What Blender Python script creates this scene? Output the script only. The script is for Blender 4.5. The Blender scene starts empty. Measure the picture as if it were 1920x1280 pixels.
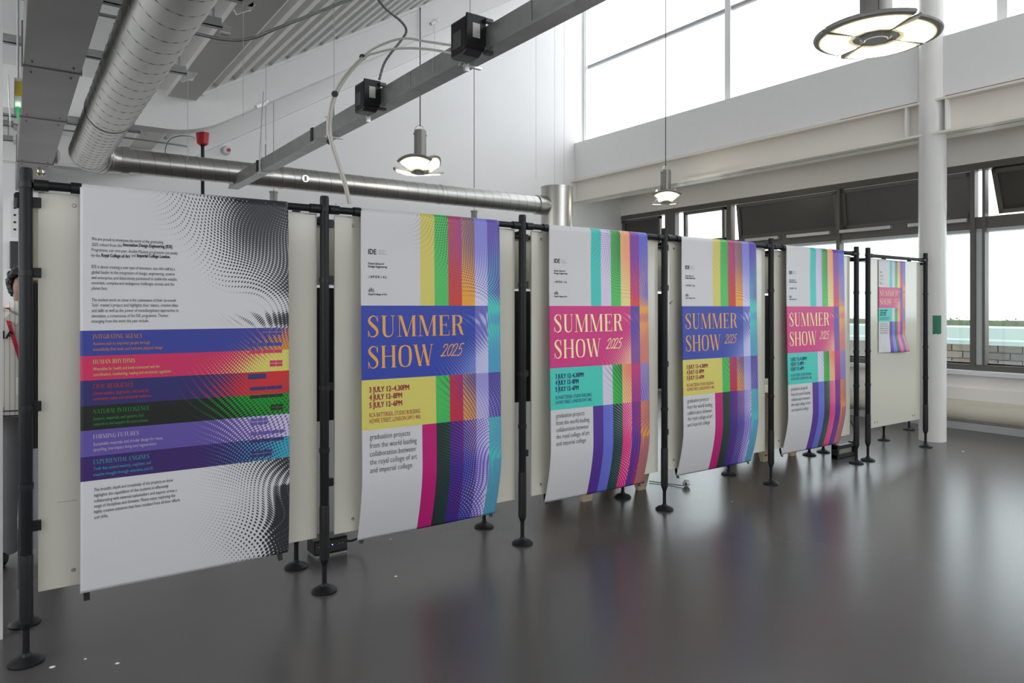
import bpy, bmesh, math, random
from mathutils import Vector, Matrix
random.seed(7)
C = bpy.context.scene.collection
SC = bpy.context.scene
H = 1.5                       # eye height in metres; most coordinates below are in eye heights, z counted from eye level
F = 1325.0                    # focal length in pixels of the 1920 px wide frame

# ------------------------------------------------------------------ camera, world, exposure
cam_d = bpy.data.cameras.new('camera')
cam_d.sensor_width = 36; cam_d.lens = 36 * F / 1920
cam_d.shift_y = -63 / 1920
cam_d.clip_end = 400
cam = bpy.data.objects.new('camera', cam_d); C.objects.link(cam)
cam.location = (0, 0, H); cam.rotation_euler = (math.radians(90), 0, -math.atan2(.5806, .8142))
SC.camera = cam
SC.view_settings.view_transform = 'Standard'; SC.view_settings.look = 'None'
SC.view_settings.exposure = 0.86; SC.view_settings.gamma = 1
SC.view_settings.use_curve_mapping = False

w = bpy.data.worlds.new('sky'); SC.world = w; w.use_nodes = True
nt = w.node_tree; nt.nodes.clear()
o_ = nt.nodes.new('ShaderNodeOutputWorld'); b_ = nt.nodes.new('ShaderNodeBackground')
b_.inputs[0].default_value = (.94, .965, 1, 1); b_.inputs[1].default_value = 2.0
nt.links.new(b_.outputs[0], o_.inputs[0])

def portal(name, loc, rot, sx, sy):
    l = bpy.data.lights.new(name, 'AREA'); l.shape = 'RECTANGLE'; l.size = sx; l.size_y = sy
    l.cycles.is_portal = True
    o = bpy.data.objects.new(name, l); C.objects.link(o); o.location = loc; o.rotation_euler = rot
R90 = math.pi / 2
portal('clerestory_portal', (5.86*H, 2.3*H, H+3.1*H), (0, R90, 0), 2.4*H, 9.0*H)
portal('window_portal', (6.62*H, 2.2*H, H+.34*H), (0, R90, 0), 1.7*H, 8.8*H)
portal('added_front_opening_portal', (1.95*H, -2.72*H, H+2.4*H), (R90, 0, 0), 7.9*H, 3.4*H)  # unseen opening behind the camera, added to brighten the room
portal('added_left_opening_portal', (-2.52*H, 1.95*H, H+.5*H), (0, -R90, 0), 1.5*H, 8.7*H)  # unseen opening in the left wall, added for more light

# ------------------------------------------------------------------ helpers
def lin(c, k=1.0):
    return tuple(min(1, k * ((v/255/12.92) if v/255 <= .04045 else ((v/255+.055)/1.055)**2.4)) for v in c[:3])

MATS = {}
def mat(name, col, rough=.5, metal=0, noise=0, nscale=8, bump=0, bscale=40, spec=.5, coat=0, emit=0, emitcol=None, stretch=None):
    if name in MATS: return MATS[name]
    m = bpy.data.materials.new(name); m.use_nodes = True
    n = m.node_tree.nodes; l = m.node_tree.links
    b = n['Principled BSDF']
    b.inputs['Base Color'].default_value = (*col, 1); b.inputs['Roughness'].default_value = rough
    b.inputs['Metallic'].default_value = metal
    b.inputs['Specular IOR Level'].default_value = spec
    b.inputs['Coat Weight'].default_value = coat; b.inputs['Coat Roughness'].default_value = .08
    tc = n.new('ShaderNodeTexCoord'); mp = n.new('ShaderNodeMapping')
    l.new(tc.outputs['Object'], mp.inputs[0])
    if stretch: mp.inputs['Scale'].default_value = stretch
    nz = n.new('ShaderNodeTexNoise'); nz.inputs['Scale'].default_value = nscale; nz.inputs['Detail'].default_value = 6
    l.new(mp.outputs[0], nz.inputs['Vector'])
    mx = n.new('ShaderNodeMix'); mx.data_type = 'RGBA'
    a = max(noise, .02)
    mx.inputs[6].default_value = (*[c*(1-a) for c in col], 1); mx.inputs[7].default_value = (*[min(1, c*(1+a)) for c in col], 1)
    l.new(nz.outputs['Fac'], mx.inputs[0]); l.new(mx.outputs[2], b.inputs['Base Color'])
    if bump:
        nb = n.new('ShaderNodeTexNoise'); nb.inputs['Scale'].default_value = bscale; nb.inputs['Detail'].default_value = 3
        l.new(mp.outputs[0], nb.inputs['Vector'])
        bp = n.new('ShaderNodeBump'); bp.inputs['Strength'].default_value = bump; bp.inputs['Distance'].default_value = .01
        l.new(nb.outputs['Fac'], bp.inputs['Height']); l.new(bp.outputs[0], b.inputs['Normal'])
    if emit:
        b.inputs['Emission Color'].default_value = (*(emitcol or col), 1); b.inputs['Emission Strength'].default_value = emit
    MATS[name] = m
    return m

def glassmat(name, tint, gloss=.06, rough=.02, diff=0):
    m = bpy.data.materials.new(name); m.use_nodes = True
    n = m.node_tree.nodes; l = m.node_tree.links; n.clear()
    o = n.new('ShaderNodeOutputMaterial'); t = n.new('ShaderNodeBsdfTransparent'); g = n.new('ShaderNodeBsdfGlossy')
    t.inputs[0].default_value = (*tint, 1); g.inputs['Roughness'].default_value = rough
    mx = n.new('ShaderNodeMixShader'); mx.inputs[0].default_value = gloss
    l.new(t.outputs[0], mx.inputs[1]); l.new(g.outputs[0], mx.inputs[2])
    last = mx
    if diff:
        d = n.new('ShaderNodeBsdfDiffuse'); d.inputs[0].default_value = (.85, .87, .88, 1)
        m2 = n.new('ShaderNodeMixShader'); m2.inputs[0].default_value = diff
        l.new(mx.outputs[0], m2.inputs[1]); l.new(d.outputs[0], m2.inputs[2]); last = m2
    l.new(last.outputs[0], o.inputs[0])
    return m

def P(x, y, z): return Vector((x*H, y*H, H + z*H))
def ray(u, v): return Vector((.5806*F + .8142*(u-960), .8142*F - .5806*(u-960), 577-v))
def atY(u, v, Y): r = ray(u, v); return r * (Y / r.y)          # point of the photograph on a plane y = Y
def atX(u, v, X): r = ray(u, v); return r * (X / r.x)
def atZ(u, v, Z): r = ray(u, v); return r * (Z / r.z)

class MB:
    """collects shapes (eye-height units) and links them as ONE mesh object"""
    def __init__(s): s.v = []; s.f = []
    def add(s, vs, fs):
        k = len(s.v); s.v += [tuple(p) for p in vs]; s.f += [tuple(i+k for i in f) for f in fs]; return s
    def box(s, x0, x1, y0, y1, z0, z1):
        return s.add([(x0,y0,z0),(x1,y0,z0),(x1,y1,z0),(x0,y1,z0),(x0,y0,z1),(x1,y0,z1),(x1,y1,z1),(x0,y1,z1)],
            [(0,3,2,1),(4,5,6,7),(0,1,5,4),(1,2,6,5),(2,3,7,6),(3,0,4,7)])
    def bar(s, p, q, a, b, up=(0,0,1)):
        p = Vector(p); q = Vector(q); d = (q-p).normalized(); up = Vector(up)
        sx = d.cross(up).normalized()*a/2; sz = sx.cross(d).normalized()*b/2
        vs = [e+i*sx+j*sz for e in (p, q) for i, j in ((-1,-1),(1,-1),(1,1),(-1,1))]
        return s.add(vs, [(0,3,2,1),(4,5,6,7),(0,1,5,4),(1,2,6,5),(2,3,7,6),(3,0,4,7)])
    def tube(s, pts, r, n=12, caps=True):
        pts = [Vector(p) for p in pts]; rs = r if isinstance(r, (list, tuple)) else [r]*len(pts)
        k = len(s.v); ref = None
        for i, p in enumerate(pts):
            d = (pts[min(i+1, len(pts)-1)] - pts[max(i-1, 0)]).normalized()
            if ref is None:
                ref = d.cross(Vector((0,0,1)) if abs(d.z) < .9 else Vector((1,0,0))).normalized()
            ref = (ref - d*ref.dot(d)).normalized(); b = d.cross(ref)
            for j in range(n):
                a = 2*math.pi*j/n; s.v.append(tuple(p + rs[i]*(math.cos(a)*ref + math.sin(a)*b)))
        for i in range(len(pts)-1):
            for j in range(n):
                a = k+i*n+j; b2 = k+i*n+(j+1) % n; s.f.append((a, b2, b2+n, a+n))
        if caps:
            s.f.append(tuple(k+j for j in range(n))[::-1]); s.f.append(tuple(k+(len(pts)-1)*n+j for j in range(n)))
        return s
    def lathe(s, c, prof, n=28):
        c = Vector(c); k = len(s.v)
        for r, z in prof:
            for j in range(n):
                a = 2*math.pi*j/n; s.v.append((c.x+r*math.cos(a), c.y+r*math.sin(a), c.z+z))
        for i in range(len(prof)-1):
            for j in range(n):
                a = k+i*n+j; b = k+i*n+(j+1) % n; s.f.append((a, b, b+n, a+n))
        s.f.append(tuple(k+j for j in range(n))[::-1]); s.f.append(tuple(k+(len(prof)-1)*n+j for j in range(n)))
        return s
    def prism(s, poly, axis, a0, a1):
        """poly: 2D outline; extruded along axis 'x' or 'y' or 'z' """
        def mk(p, a):
            return (a, p[0], p[1]) if axis == 'x' else ((p[0], a, p[1]) if axis == 'y' else (p[0], p[1], a))
        n = len(poly)
        return s.add([mk(p, a0) for p in poly]+[mk(p, a1) for p in poly],
            [tuple(range(n))[::-1], tuple(range(n, 2*n))] + [(i, (i+1) % n, (i+1) % n+n, i+n) for i in range(n)])
    def build(s, name, m, parent=None, smooth=False, bevel=0, label=None, cat=None, group=None, kind=None, raw=False):
        pts = [Vector(p) if raw else P(*p) for p in s.v]
        xs = [p.x for p in pts]; ys = [p.y for p in pts]; zs = [p.z for p in pts]
        o0 = Vector(((min(xs)+max(xs))/2, (min(ys)+max(ys))/2, min(zs)))
        me = bpy.data.meshes.new(name); me.from_pydata([p-o0 for p in pts], [], s.f)
        bm = bmesh.new(); bm.from_mesh(me); bmesh.ops.recalc_face_normals(bm, faces=bm.faces); bm.to_mesh(me); bm.free()
        me.materials.append(m)
        if smooth:
            for p in me.polygons: p.use_smooth = True
            me.set_sharp_from_angle(angle=math.radians(40))
        o = bpy.data.objects.new(name, me); C.objects.link(o)
        if parent is not None:
            o.parent = parent; o.location = o0 - WORLD[parent.name]; WORLD[o.name] = o0
        else:
            o.location = o0; WORLD[o.name] = o0
        if bevel:
            bv = o.modifiers.new('bevel', 'BEVEL'); bv.width = bevel; bv.segments = 2; bv.limit_method = 'ANGLE'
        tag(o, label, cat, group, kind)
        return o
WORLD = {}
def tag(o, label=None, cat=None, group=None, kind=None):
    if label: o['label'] = label
    if cat: o['category'] = cat
    if group: o['group'] = group
    if kind: o['kind'] = kind
    return o
def empty(name, loc, label, cat, group=None):
    o = bpy.data.objects.new(name, None); C.objects.link(o); o.location = P(*loc); WORLD[o.name] = P(*loc); o.empty_display_size = .1
    return tag(o, label, cat, group)
def struct(mb, name, m, parent=None, **k):
    return mb.build(name, m, parent, kind=None if parent else 'structure', **k)
def arc(c, r, a0, a1, n, axis='xy'):
    out = []
    for i in range(n+1):
        a = a0+(a1-a0)*i/n; p = (r*math.cos(a), r*math.sin(a))
        out.append(Vector(c)+(Vector((p[0], p[1], 0)) if axis == 'xy' else Vector((p[0], 0, p[1])) if axis == 'xz' else Vector((0, p[0], p[1]))))
    return out
def crom(pts, n=8):
    """Catmull-Rom through tuples of any length"""
    out = []; m = len(pts)
    for i in range(m-1):
        p0, p1, p2, p3 = pts[max(i-1, 0)], pts[i], pts[i+1], pts[min(i+2, m-1)]
        for k in range(n):
            t = k/n
            out.append(tuple(.5*((2*b)+(-a+c)*t+(2*a-5*b+4*c-d)*t*t+(-a+3*b-3*c+d)*t**3) for a, b, c, d in zip(p0, p1, p2, p3)))
    out.append(tuple(pts[-1])); return out

# ------------------------------------------------------------------ materials
M_wall = mat('white_paint', (.88, .875, .865), .55, noise=.03, nscale=2, bump=.04, bscale=60)
M_warm = mat('cream_white_paint', (.90, .86, .80), .5, noise=.03, nscale=2)
M_beam = mat('white_gloss_steel_paint', (.86, .855, .845), .3, noise=.02)
M_ib = mat('warm_white_steel_paint', (.85, .80, .72), .3, noise=.02)
M_col = mat('column_gloss_paint', (.76, .75, .72), .2, noise=.03, nscale=5, bump=.08, bscale=12)
M_deck = mat('roof_deck_paint', (.82, .81, .79), .45, noise=.04)
M_floor = mat('grey_resin_floor', (.078, .073, .071), .26, noise=.14, nscale=1.1, bump=.02, bscale=3, spec=.45)
M_frame = mat('dark_window_aluminium', (.11, .10, .085), .42, noise=.05)
M_vent = mat('dark_vent_panel', (.062, .056, .047), .3, noise=.08)
M_black = mat('black_powder_coat', (.008, .0085, .010), .46, noise=.1, spec=.28)
M_blackpl = mat('black_plastic', (.012, .012, .013), .4, noise=.1, spec=.3)
M_board = mat('cream_gloss_board', (.61, .59, .505), .13, noise=.025, nscale=1.5, bump=.035, bscale=9, spec=.55)
M_wood = mat('pale_plywood', (.60, .49, .34), .6, noise=.18, nscale=6, stretch=(1, 1, 8))
M_duct = mat('galvanised_steel_duct', (.50, .49, .465), .33, metal=1, noise=.12, nscale=3, stretch=(3, 1, 1))
M_seam = mat('dark_seam_metal', (.16, .155, .15), .5, metal=1, noise=.1)  # dark metal for seams, bands, bolts and grooves
M_rect = mat('flat_galvanised_sheet', (.25, .24, .235), .42, metal=.8, noise=.25, nscale=2)
M_rail = mat('zinc_channel', (.42, .43, .43), .42, metal=.9, noise=.25, nscale=14)
M_tray = mat('trunking_steel', (.40, .41, .40), .38, metal=.85, noise=.3, nscale=9)
M_silver = mat('bright_zinc_fitting', (.75, .75, .74), .25, metal=.9, noise=.05)
M_lampgrey = mat('grey_cast_lamp_body', (.30, .29, .27), .4, metal=.3, noise=.05)
M_glow = mat('lamp_diffuser', (1, .93, .80), .4, emit=7, emitcol=(1, .92, .76))
M_lens = mat('lamp_clear_lens_edge', (.60, .56, .38), .2, emit=.25, emitcol=(1, .9, .6))
M_cable = mat('grey_cable', (.50, .48, .43), .5)
M_flex = mat('grey_flexible_conduit', (.17, .17, .17), .45)
M_wire = mat('dark_suspension_wire', (.06, .06, .06), .5, metal=.5)
M_thin = mat('pale_wire', (.45, .45, .45), .5)
M_boxp = mat('charcoal_enclosure', (.035, .033, .036), .33, noise=.1)
M_lab = mat('silver_rating_label', (.55, .54, .5), .4, noise=.2, nscale=60)
M_red = mat('red_plastic', (.50, .012, .025), .35)
M_white = mat('white_plastic', (.78, .77, .74), .35)
M_green = mat('green_sign_acrylic', (.02, .32, .12), .3, emit=.25, emitcol=(.02, .5, .15))
M_led = mat('green_led', (.5, 1, .6), .3, emit=6, emitcol=(.4, 1, .5))
M_bled = mat('blue_led', (.15, .1, 1), .3, emit=3, emitcol=(.2, .15, 1))
M_yel = mat('yellow_sticker', (.62, .47, .04), .5, noise=.1)
M_tape = mat('green_cloth_tape', (.02, .17, .10), .6, noise=.3, nscale=40)
M_maroon = mat('maroon_gasket', (.16, .03, .035), .6)
M_sill = mat('white_sill', (.78, .79, .80), .3)
M_glass = glassmat('window_glass', (.93, .97, .97), .05)
M_poly = glassmat('clerestory_glazing', (.92, .93, .94), .02, .2, diff=.10)
M_skin = mat('skin', (.20, .10, .06), .5, noise=.06)
M_hair = mat('black_hair', (.012, .011, .012), .55, bump=.8, bscale=60)
M_brass = mat('brass_fitting', (.6, .5, .28), .3, metal=.9)

# ------------------------------------------------------------------ setting: floor, walls, ceiling
XL, XR, YF, YB = -2.4, 6.45, -2.6, 6.62
struct(MB().box(XL-.1, XR+.1, YF-.1, YB+.1, -1.08, -1.0), 'floor', M_floor)
ZC = 1.34                                      # flat ceiling
def roof(x): return ZC + .602*(x-.97) if x > .97 else ZC
XC = 5.83                                      # clerestory plane
# back wall: outline follows the roof
poly = [(XL, -1), (XR+.1, -1), (XR+.1, 1.6), (XC, 1.6), (XC, roof(XC)+.1), (.97, ZC+.1), (XL, ZC+.1)]
struct(MB().prism(poly, 'y', YB, YB+.1), 'wall_back', M_wall)
lw = MB().box(XL-.1, XL, YF, YB, -1, -.25).box(XL-.1, XL, YF, YB, 1.25, ZC+.1).box(XL-.1, XL, 6.3, YB, -.25, 1.25).box(XL-.1, XL, YF, -2.4, -.25, 1.25)  # unseen wall; its wide openings are added to light the ceiling
for y_ in (-.9, .6, 2.1, 3.6, 5.1): lw.box(XL-.1, XL, y_-.03, y_+.03, -.25, 1.25)
struct(lw, 'wall_left', M_wall)
fw = MB()  # unseen wall; high opening shaped to light back wall and rafters
fw.box(XL, XR, YF-.1, YF, -1, .75); fw.box(XL, -2.0, YF-.1, YF, .75, 1.44); fw.box(XC, XR, YF-.1, YF, .75, 1.6)
for x_ in (-.2, 1.4, 3.0, 4.6): fw.box(x_-.03, x_+.03, YF-.1, YF, .75, ZC+.602*max(0, x_-.97))
fw.prism([(XL, 1.30), (.97, 1.30), (XC, roof(XC)-.05), (XC, roof(XC)+.1), (.97, ZC+.1), (XL, ZC+.1)], 'y', YF-.1, YF)
struct(fw, 'wall_front', M_wall)
struct(MB().box(-.55, -.013, 2.63, 2.68, -1, ZC), 'wall_partition', mat('partition_paint', (.62, .61, .59), .35, noise=.05, nscale=1.5))
# ceiling: flat soffit + corrugated deck on the slope
cl = struct(MB().box(XL, .97, YF, YB, ZC, ZC+.08), 'ceiling', M_wall)
dk = MB()
prof = []
pitch = .135
sl = math.hypot(1, .602); ux, uz = 1/sl, .602/sl; nx, nz = -uz, ux
L = (XC+.05-.97)*sl; k = 0
while k*pitch < L:
    for a, hgt in ((0, 0), (.42, 0), (.5, .04), (.92, .04)):
        d = min((k+a)*pitch, L)
        prof.append((.97+ux*d+nx*hgt, ZC+uz*d+nz*hgt))
    k += 1
n = len(prof)
for Y0, Y1 in ((YF, YB),):
    dk.add([(x, Y0, z) for x, z in prof]+[(x, Y1, z) for x, z in prof], [(i, i+1, i+1+n, i+n) for i in range(n-1)])
top = [(.97, ZC+.1), (XC+.05, roof(XC+.05)+.1)]
dk.add([(top[0][0], YF, top[0][1]), (top[1][0], YF, top[1][1]), (top[1][0], YB, top[1][1]), (top[0][0], YB, top[0][1])], [(0, 1, 2, 3)])
struct(dk, 'corrugated_deck', M_deck, cl)
# eaves band where flat and sloping ceiling meet
struct(MB().box(.80, .965, YF, YB, ZC-.035, ZC+.01), 'eaves_band', mat('grey_band_paint', (.62, .60, .57), .5, noise=.03), cl)

# rafters: bent white beams
def rafter(Y, wd, idx):
    D = .257
    low = [(XL, ZC-D+.02), (.80, ZC-D+.02)]
    for i in range(7):
        t = i/6; x = .80+t*.34
        low.append((x, ZC-D+.02 + .602*(.34*t*t/2)))
    x1, z1 = low[-1]
    low.append((XC+.02, 1.405+.602*(XC+.02-1.477)))
    up = [(XC+.02, roof(XC+.02)+.03), (.97, ZC+.03), (XL, ZC+.03)]
    return struct(MB().prism(low+up, 'y', Y, Y+wd), 'roof_beam', M_beam)
for i, (Y, wd) in enumerate(((4.78, .14), (6.50, .12), (2.05, .14), (.4, .14), (-1.0, .14))): rafter(Y, wd, i)
# shadow-gap ledges between deck and the rafter near the wall
struct(MB().bar((1.0, 4.77, roof(1.0)-.012), (XC, 4.77, roof(XC)-.012), .012, .02), 'trim_1', M_beam)

# fascia + clerestory on the right
fa = struct(MB().box(5.66, 5.84, YF, YB, 1.57, 2.02), 'wall_right', M_beam, bevel=.006)
cw = MB().box(XC, XC+.03, YF, YB, roof(XC)-.06, roof(XC)+.12)
struct(cw, 'wall_right_head', M_wall, fa)
def mullY(u, X): r = ray(u, 0); return X*r.y/r.x
wn = empty('window_1', (XC, 2, 2.02), None, None); wn['kind'] = 'structure'
ms = [6.60, 4.47, 2.09, -.29, -2.59]
for i, Y in enumerate(ms):
    hw = .033 if 0 < i < 4 else .012
    struct(MB().box(XC-.015, XC+.06, Y-hw, Y+hw, 2.0, roof(XC)), 'mullion', M_beam, wn)
for i in range(len(ms)-1):
    y0, y1 = ms[i+1]+.033, ms[i]-.033
    struct(MB().box(XC+.0, XC+.04, y0, y1, 2.955, 2.99), 'glazing_bar', mat('pale_glazing_bar', (.42, .42, .44), .4), wn)
    for z0, z1 in ((2.02, 2.955), (2.99, roof(XC)-.06)):
        struct(MB().box(XC+.045, XC+.052, y0, y1, z0, z1), 'pane', M_poly, wn)
    sm = MB(); yy = y0+.27
    while yy < y1-.1: sm.box(XC+.053, XC+.062, yy-.004, yy+.004, 2.02, roof(XC)-.06); yy += .335
    struct(sm, 'panel_joint', glassmat('joint%d' % i, (.80, .80, .82), .02, .2, diff=.1), wn)
struct(MB().box(XC-.03, XC+.06, 6.595, 6.62, 1.9, roof(XC)), 'trim_2', M_wall)
# maroon gap under the fascia
for y0, y1 in ((2.60, mullY(1575, 5.66)), (1.6, 2.40)):
    MB().box(5.655, 5.70, y0, y1, 1.553, 1.572).build('trim_3', M_maroon, kind='structure')
# low soffit over the window aisle
struct(MB().box(5.70, XR+.1, YF, YB, 1.56, 1.62), 'ceiling_aisle', M_warm)

# I-beam under the fascia, with stiffeners at the column
ib = MB(); zt, zb = 1.555, 1.29
ib.box(5.61, 5.77, YF, YB, zt-.018, zt); ib.box(5.60, 5.83, YF, YB, zb, zb+.018); ib.box(5.685, 5.697, YF, YB, zb, zt)
IB = struct(ib, 'steel_i_beam', M_ib)
CY = 2.505
for y in (CY+.16, CY-.125):
    struct(MB().box(5.615, 5.685, y-.006, y+.006, zb+.018, zt-.018), 'stiffener', M_beam, IB)
# column
co = struct(MB().lathe((5.69, CY, -1), [(.093, 0), (.093, 2.29), (.098, 2.30), (.098, 2.54), (.093, 2.55), (.093, 5.2)], 40), 'steel_column', M_col, smooth=True)
tp = MB()
tv = []
for i in range(6):
    a = math.radians(205 + i*7.2)
    for z in (-.055-.003*(i % 2), -.198+.003*(i % 3)): tv.append((5.69+.0942*math.cos(a), CY+.0942*math.sin(a), z))
tp.add(tv, [(2*i, 2*i+2, 2*i+3, 2*i+1) for i in range(5)])
tpo = tp.build('tape_strip', M_tape, label='strip of dark green tape stuck on the white round column', cat='tape')
tpm = tpo.modifiers.new('t', 'SOLIDIFY'); tpm.thickness = .002

# window wall
WX = 6.45
ZH, ZS, ZT0, ZT1 = 1.185, -.50, .62, .742
ww = MB()
ww.box(WX, WX+.16, YF, YB, ZH, 1.62); ww.box(WX, WX+.16, YF, YB, -1, ZS-.03)
wr = struct(ww, 'wall_window', M_warm)
struct(MB().box(WX-.045, WX+.02, YF, YB, ZS-.055, ZS-.012), 'trim_4', M_sill, bevel=.01)
# rounded beige casing and grey skirting along the floor
pr = [(WX-.005, -.72)]
for i in range(9):
    a = math.radians(90+180*i/8); pr.append((WX-.03+.055*math.cos(a), -.855+.075*math.sin(a)))
pr += [(WX-.005, -.93)]
struct(MB().prism(pr, 'y', YF, YB), 'baseboard_right', mat('beige_casing', (.66, .61, .51), .45, noise=.06), smooth=True)
struct(MB().box(WX-.05, WX, YF, YB, -1, -.94), 'baseboard_window', mat('grey_skirting', (.42, .42, .42), .4))
struct(MB().box(WX-.02, WX-.0005, YF, YB, -.80, -.66), 'trim_5', M_warm)

fr = struct(MB().box(WX, WX+.10, YF, YB, ZH-.055, ZH).box(WX, WX+.10, YF, YB, ZS-.012, ZS+.035).box(WX+.01, WX+.10, YF, YB, ZT0+.03, ZT1), 'window_2', M_frame)
struct(MB().box(WX+.02, WX+.12, YF, YB, ZT0, ZT0+.028), 'transom_trim', mat('pale_transom_edge', (.5, .52, .52), .35), fr)
ym = lambda u: mullY(u, WX)
posts = [(ym(1110), .02), (ym(1257), .16), (ym(1367), .06), (ym(1572), .035), (ym(1824), .035), (ym(1845), .02), (.75, .035), (-.45, .035), (-1.6, .035)]
for Y, wd in posts:
    struct(MB().box(WX-.01, WX+.065, Y-wd/2, Y+wd/2, ZS+.03, ZH-.05), 'mullion', M_frame, fr)
# reveal between the double mullion, its lit side put into a pale colour
struct(MB().box(WX+.02, WX+.12, ym(1842), ym(1828), ZS+.03, ZT0), 'reveal', mat('painted_lit_reveal', (.62, .68, .66), .35), fr)
def sash(Y0, Y1, ang, clear=False, act=()):
    """top-hung vent, swung outwards by ang"""
    zt, zb = ZH-.06, ZT1+.005
    def T(p):
        x, y, z = p; dz = z-zt
        return (WX+.03 + x*math.cos(ang) - dz*math.sin(ang)*1, y, zt + dz*math.cos(ang) + x*math.sin(ang))
    f = MB(); b = .035
    for y0, y1, z0, z1 in ((Y0, Y1, zt-b, zt), (Y0, Y1, zb, zb+b), (Y0, Y0+b, zb, zt), (Y1-b, Y1, zb, zt)): f.box(-.02, .02, y0, y1, z0, z1)
    f.v = [T(p) for p in f.v]
    so = f.build('vent_sash', M_frame, fr)
    g = MB().box(-.004, .006, Y0+b, Y1-b, zb+b, zt-b); g.v = [T(p) for p in g.v]
    g.build('pane', M_glass if clear else M_vent, so)
    for ya, yb in act:
        a = MB().box(WX-.035, WX+.012, min(ya, yb), max(ya, yb), ZT1-.035, ZT1-.004); ao = a.build('vent_actuator', mat('actuator_aluminium', (.52, .51, .49), .35, metal=.4), fr, bevel=.004)
        mid = (ya+yb)/2
        MB().tube([(WX-.01, mid, ZT1-.004), (WX+.03-(zb-zt)*math.sin(ang)*.9, mid, zb+.01)], .006, 8).build('actuator_chain', M_silver, ao)
sash(ym(1236)+.0, ym(1134), .02); sash(ym(1130), 6.6, .02)
sash(ym(1357), ym(1280), .02, clear=True)
sash(ym(1566), ym(1379), .13, act=((ym(1558), ym(1478)), (ym(1462), ym(1400))))
sash(ym(1819), ym(1575), .13, act=((ym(1672), ym(1577)), (ym(1815), ym(1705))))
sash(.78, ym(1857), .42); sash(-.43, .73, .3); sash(-1.58, -.47, .3)
yb_ = [6.6]+[p[0] for p in posts]+[YF]
for a, b in zip(yb_[:-1], yb_[1:]):
    if a-b > .12: struct(MB().box(WX+.045, WX+.053, b, a, ZS+.03, ZT0), 'pane', M_glass, fr)
struct(MB().box(WX+.05, WX+.09, YF, YB, ZS+.035, ZS+.05), 'pane_gasket', M_blackpl, fr)

# outside: terrace, parapet, hedge, pale buildings
struct(MB().box(XR+.17, 22, -14, 16, -1.1, -1.02), 'terrace', mat('terrace_paving', (.72, .71, .68), .7, noise=.1))  # paving paled in place of sunlight, to bounce light onto the ceiling
pw = struct(MB().box(8.38, 8.62, -4, 12, -1.02, -.39), 'parapet_wall', mat('mortar', (.30, .29, .27), .9))
brk = [mat('brick_%d' % i, c, .85, noise=.25, nscale=9, bump=.3, bscale=40) for i, c in enumerate(((.22, .20, .18), (.26, .19, .15), (.17, .17, .17), (.30, .25, .21)))]
bmesh_cache = {}
for r in range(5):
    z0 = -.39-.075*(r+1)*1.0
    yy = .4 + (r % 2)*.11
    while yy < 4.2:
        m = random.choice(brk)
        if m.name not in bmesh_cache:
            o = MB().box(8.355, 8.39, yy+.006, yy+.214, z0+.004, z0+.070).build('brick', m, pw); bmesh_cache[m.name] = (o.data, yy, z0, o.location.copy())
        else:
            d, y_, z_, lo = bmesh_cache[m.name]
            o = bpy.data.objects.new('brick', d); C.objects.link(o); o.parent = pw
            o.location = lo + Vector((random.uniform(-.004, .004), (yy-y_)*H, (z0-z_)*H))
        yy += .22
struct(MB().box(8.28, 8.70, -4, 12, -.39, -.20), 'parapet_coping', mat('pale_green_coping', (.50, .62, .58), .4), bevel=.02)
MB().box(8.27, 8.285, -4, 12, -.345, -.325).build('coping_highlight', mat('painted_highlight_blue', (.75, .82, .88), .3), bpy.data.objects['parapet_coping'])  # added pale strip: highlight along the coping put into its colour
hb = MB()
rnd = random.Random(3)
for i in range(6000):
    c = Vector((9.6+rnd.uniform(-.15, .2), rnd.uniform(-3, 11), rnd.uniform(-.5, -.125)))
    a = [c+Vector((rnd.uniform(-.03, .03), rnd.uniform(-.03, .03), rnd.uniform(-.03, .02))) for _ in range(3)]
    hb.add(a, [(0, 1, 2)])
hb.box(9.5, 9.75, -3, 11, -1.02, -.15)
hb.build('hedge', mat('hedge_leaf', (.16, .20, .12), .7, noise=.3, nscale=5), label='low clipped hedge beyond the terrace parapet outside the windows', cat='hedge')
def block(x, y0, y1, zt, name, lab, m, nw, nh, z0w=-.3):
    bo = MB().box(x, x+3, y0, y1, -1.02, zt).build(name, m, label=lab, cat='building')
    mw = mat('pale_far_window', (.76, .78, .80), .3)
    me = None
    for j in range(nh):
        for i in range(nw):
            yc = y0+(y1-y0)*(i+.5)/nw; zc = z0w+(zt-z0w)*(j+.5)/nh; a = (y1-y0)/nw*.2; b = (zt-z0w)/nh*.27
            o = MB().box(x-.04, x+.02, yc-a, yc+a, zc-b, zc+b).build('window', mw, bo)
pale = mat('pale_render', (.86, .86, .86), .8); pale2 = mat('pale_cream_render', (.88, .87, .84), .8)
block(20, 11, 17.5, 3.2, 'building', 'pale rendered building with small windows seen through the clear window left of the vents', pale, 6, 4)
block(21, 4.6, 10.4, 2.3, 'building', 'washed-out pale building seen behind the white column', pale2, 5, 3)
block(20.5, -2.5, 4.0, 2.6, 'building', 'washed-out cream building seen through the far right window', pale2, 5, 4)

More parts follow.
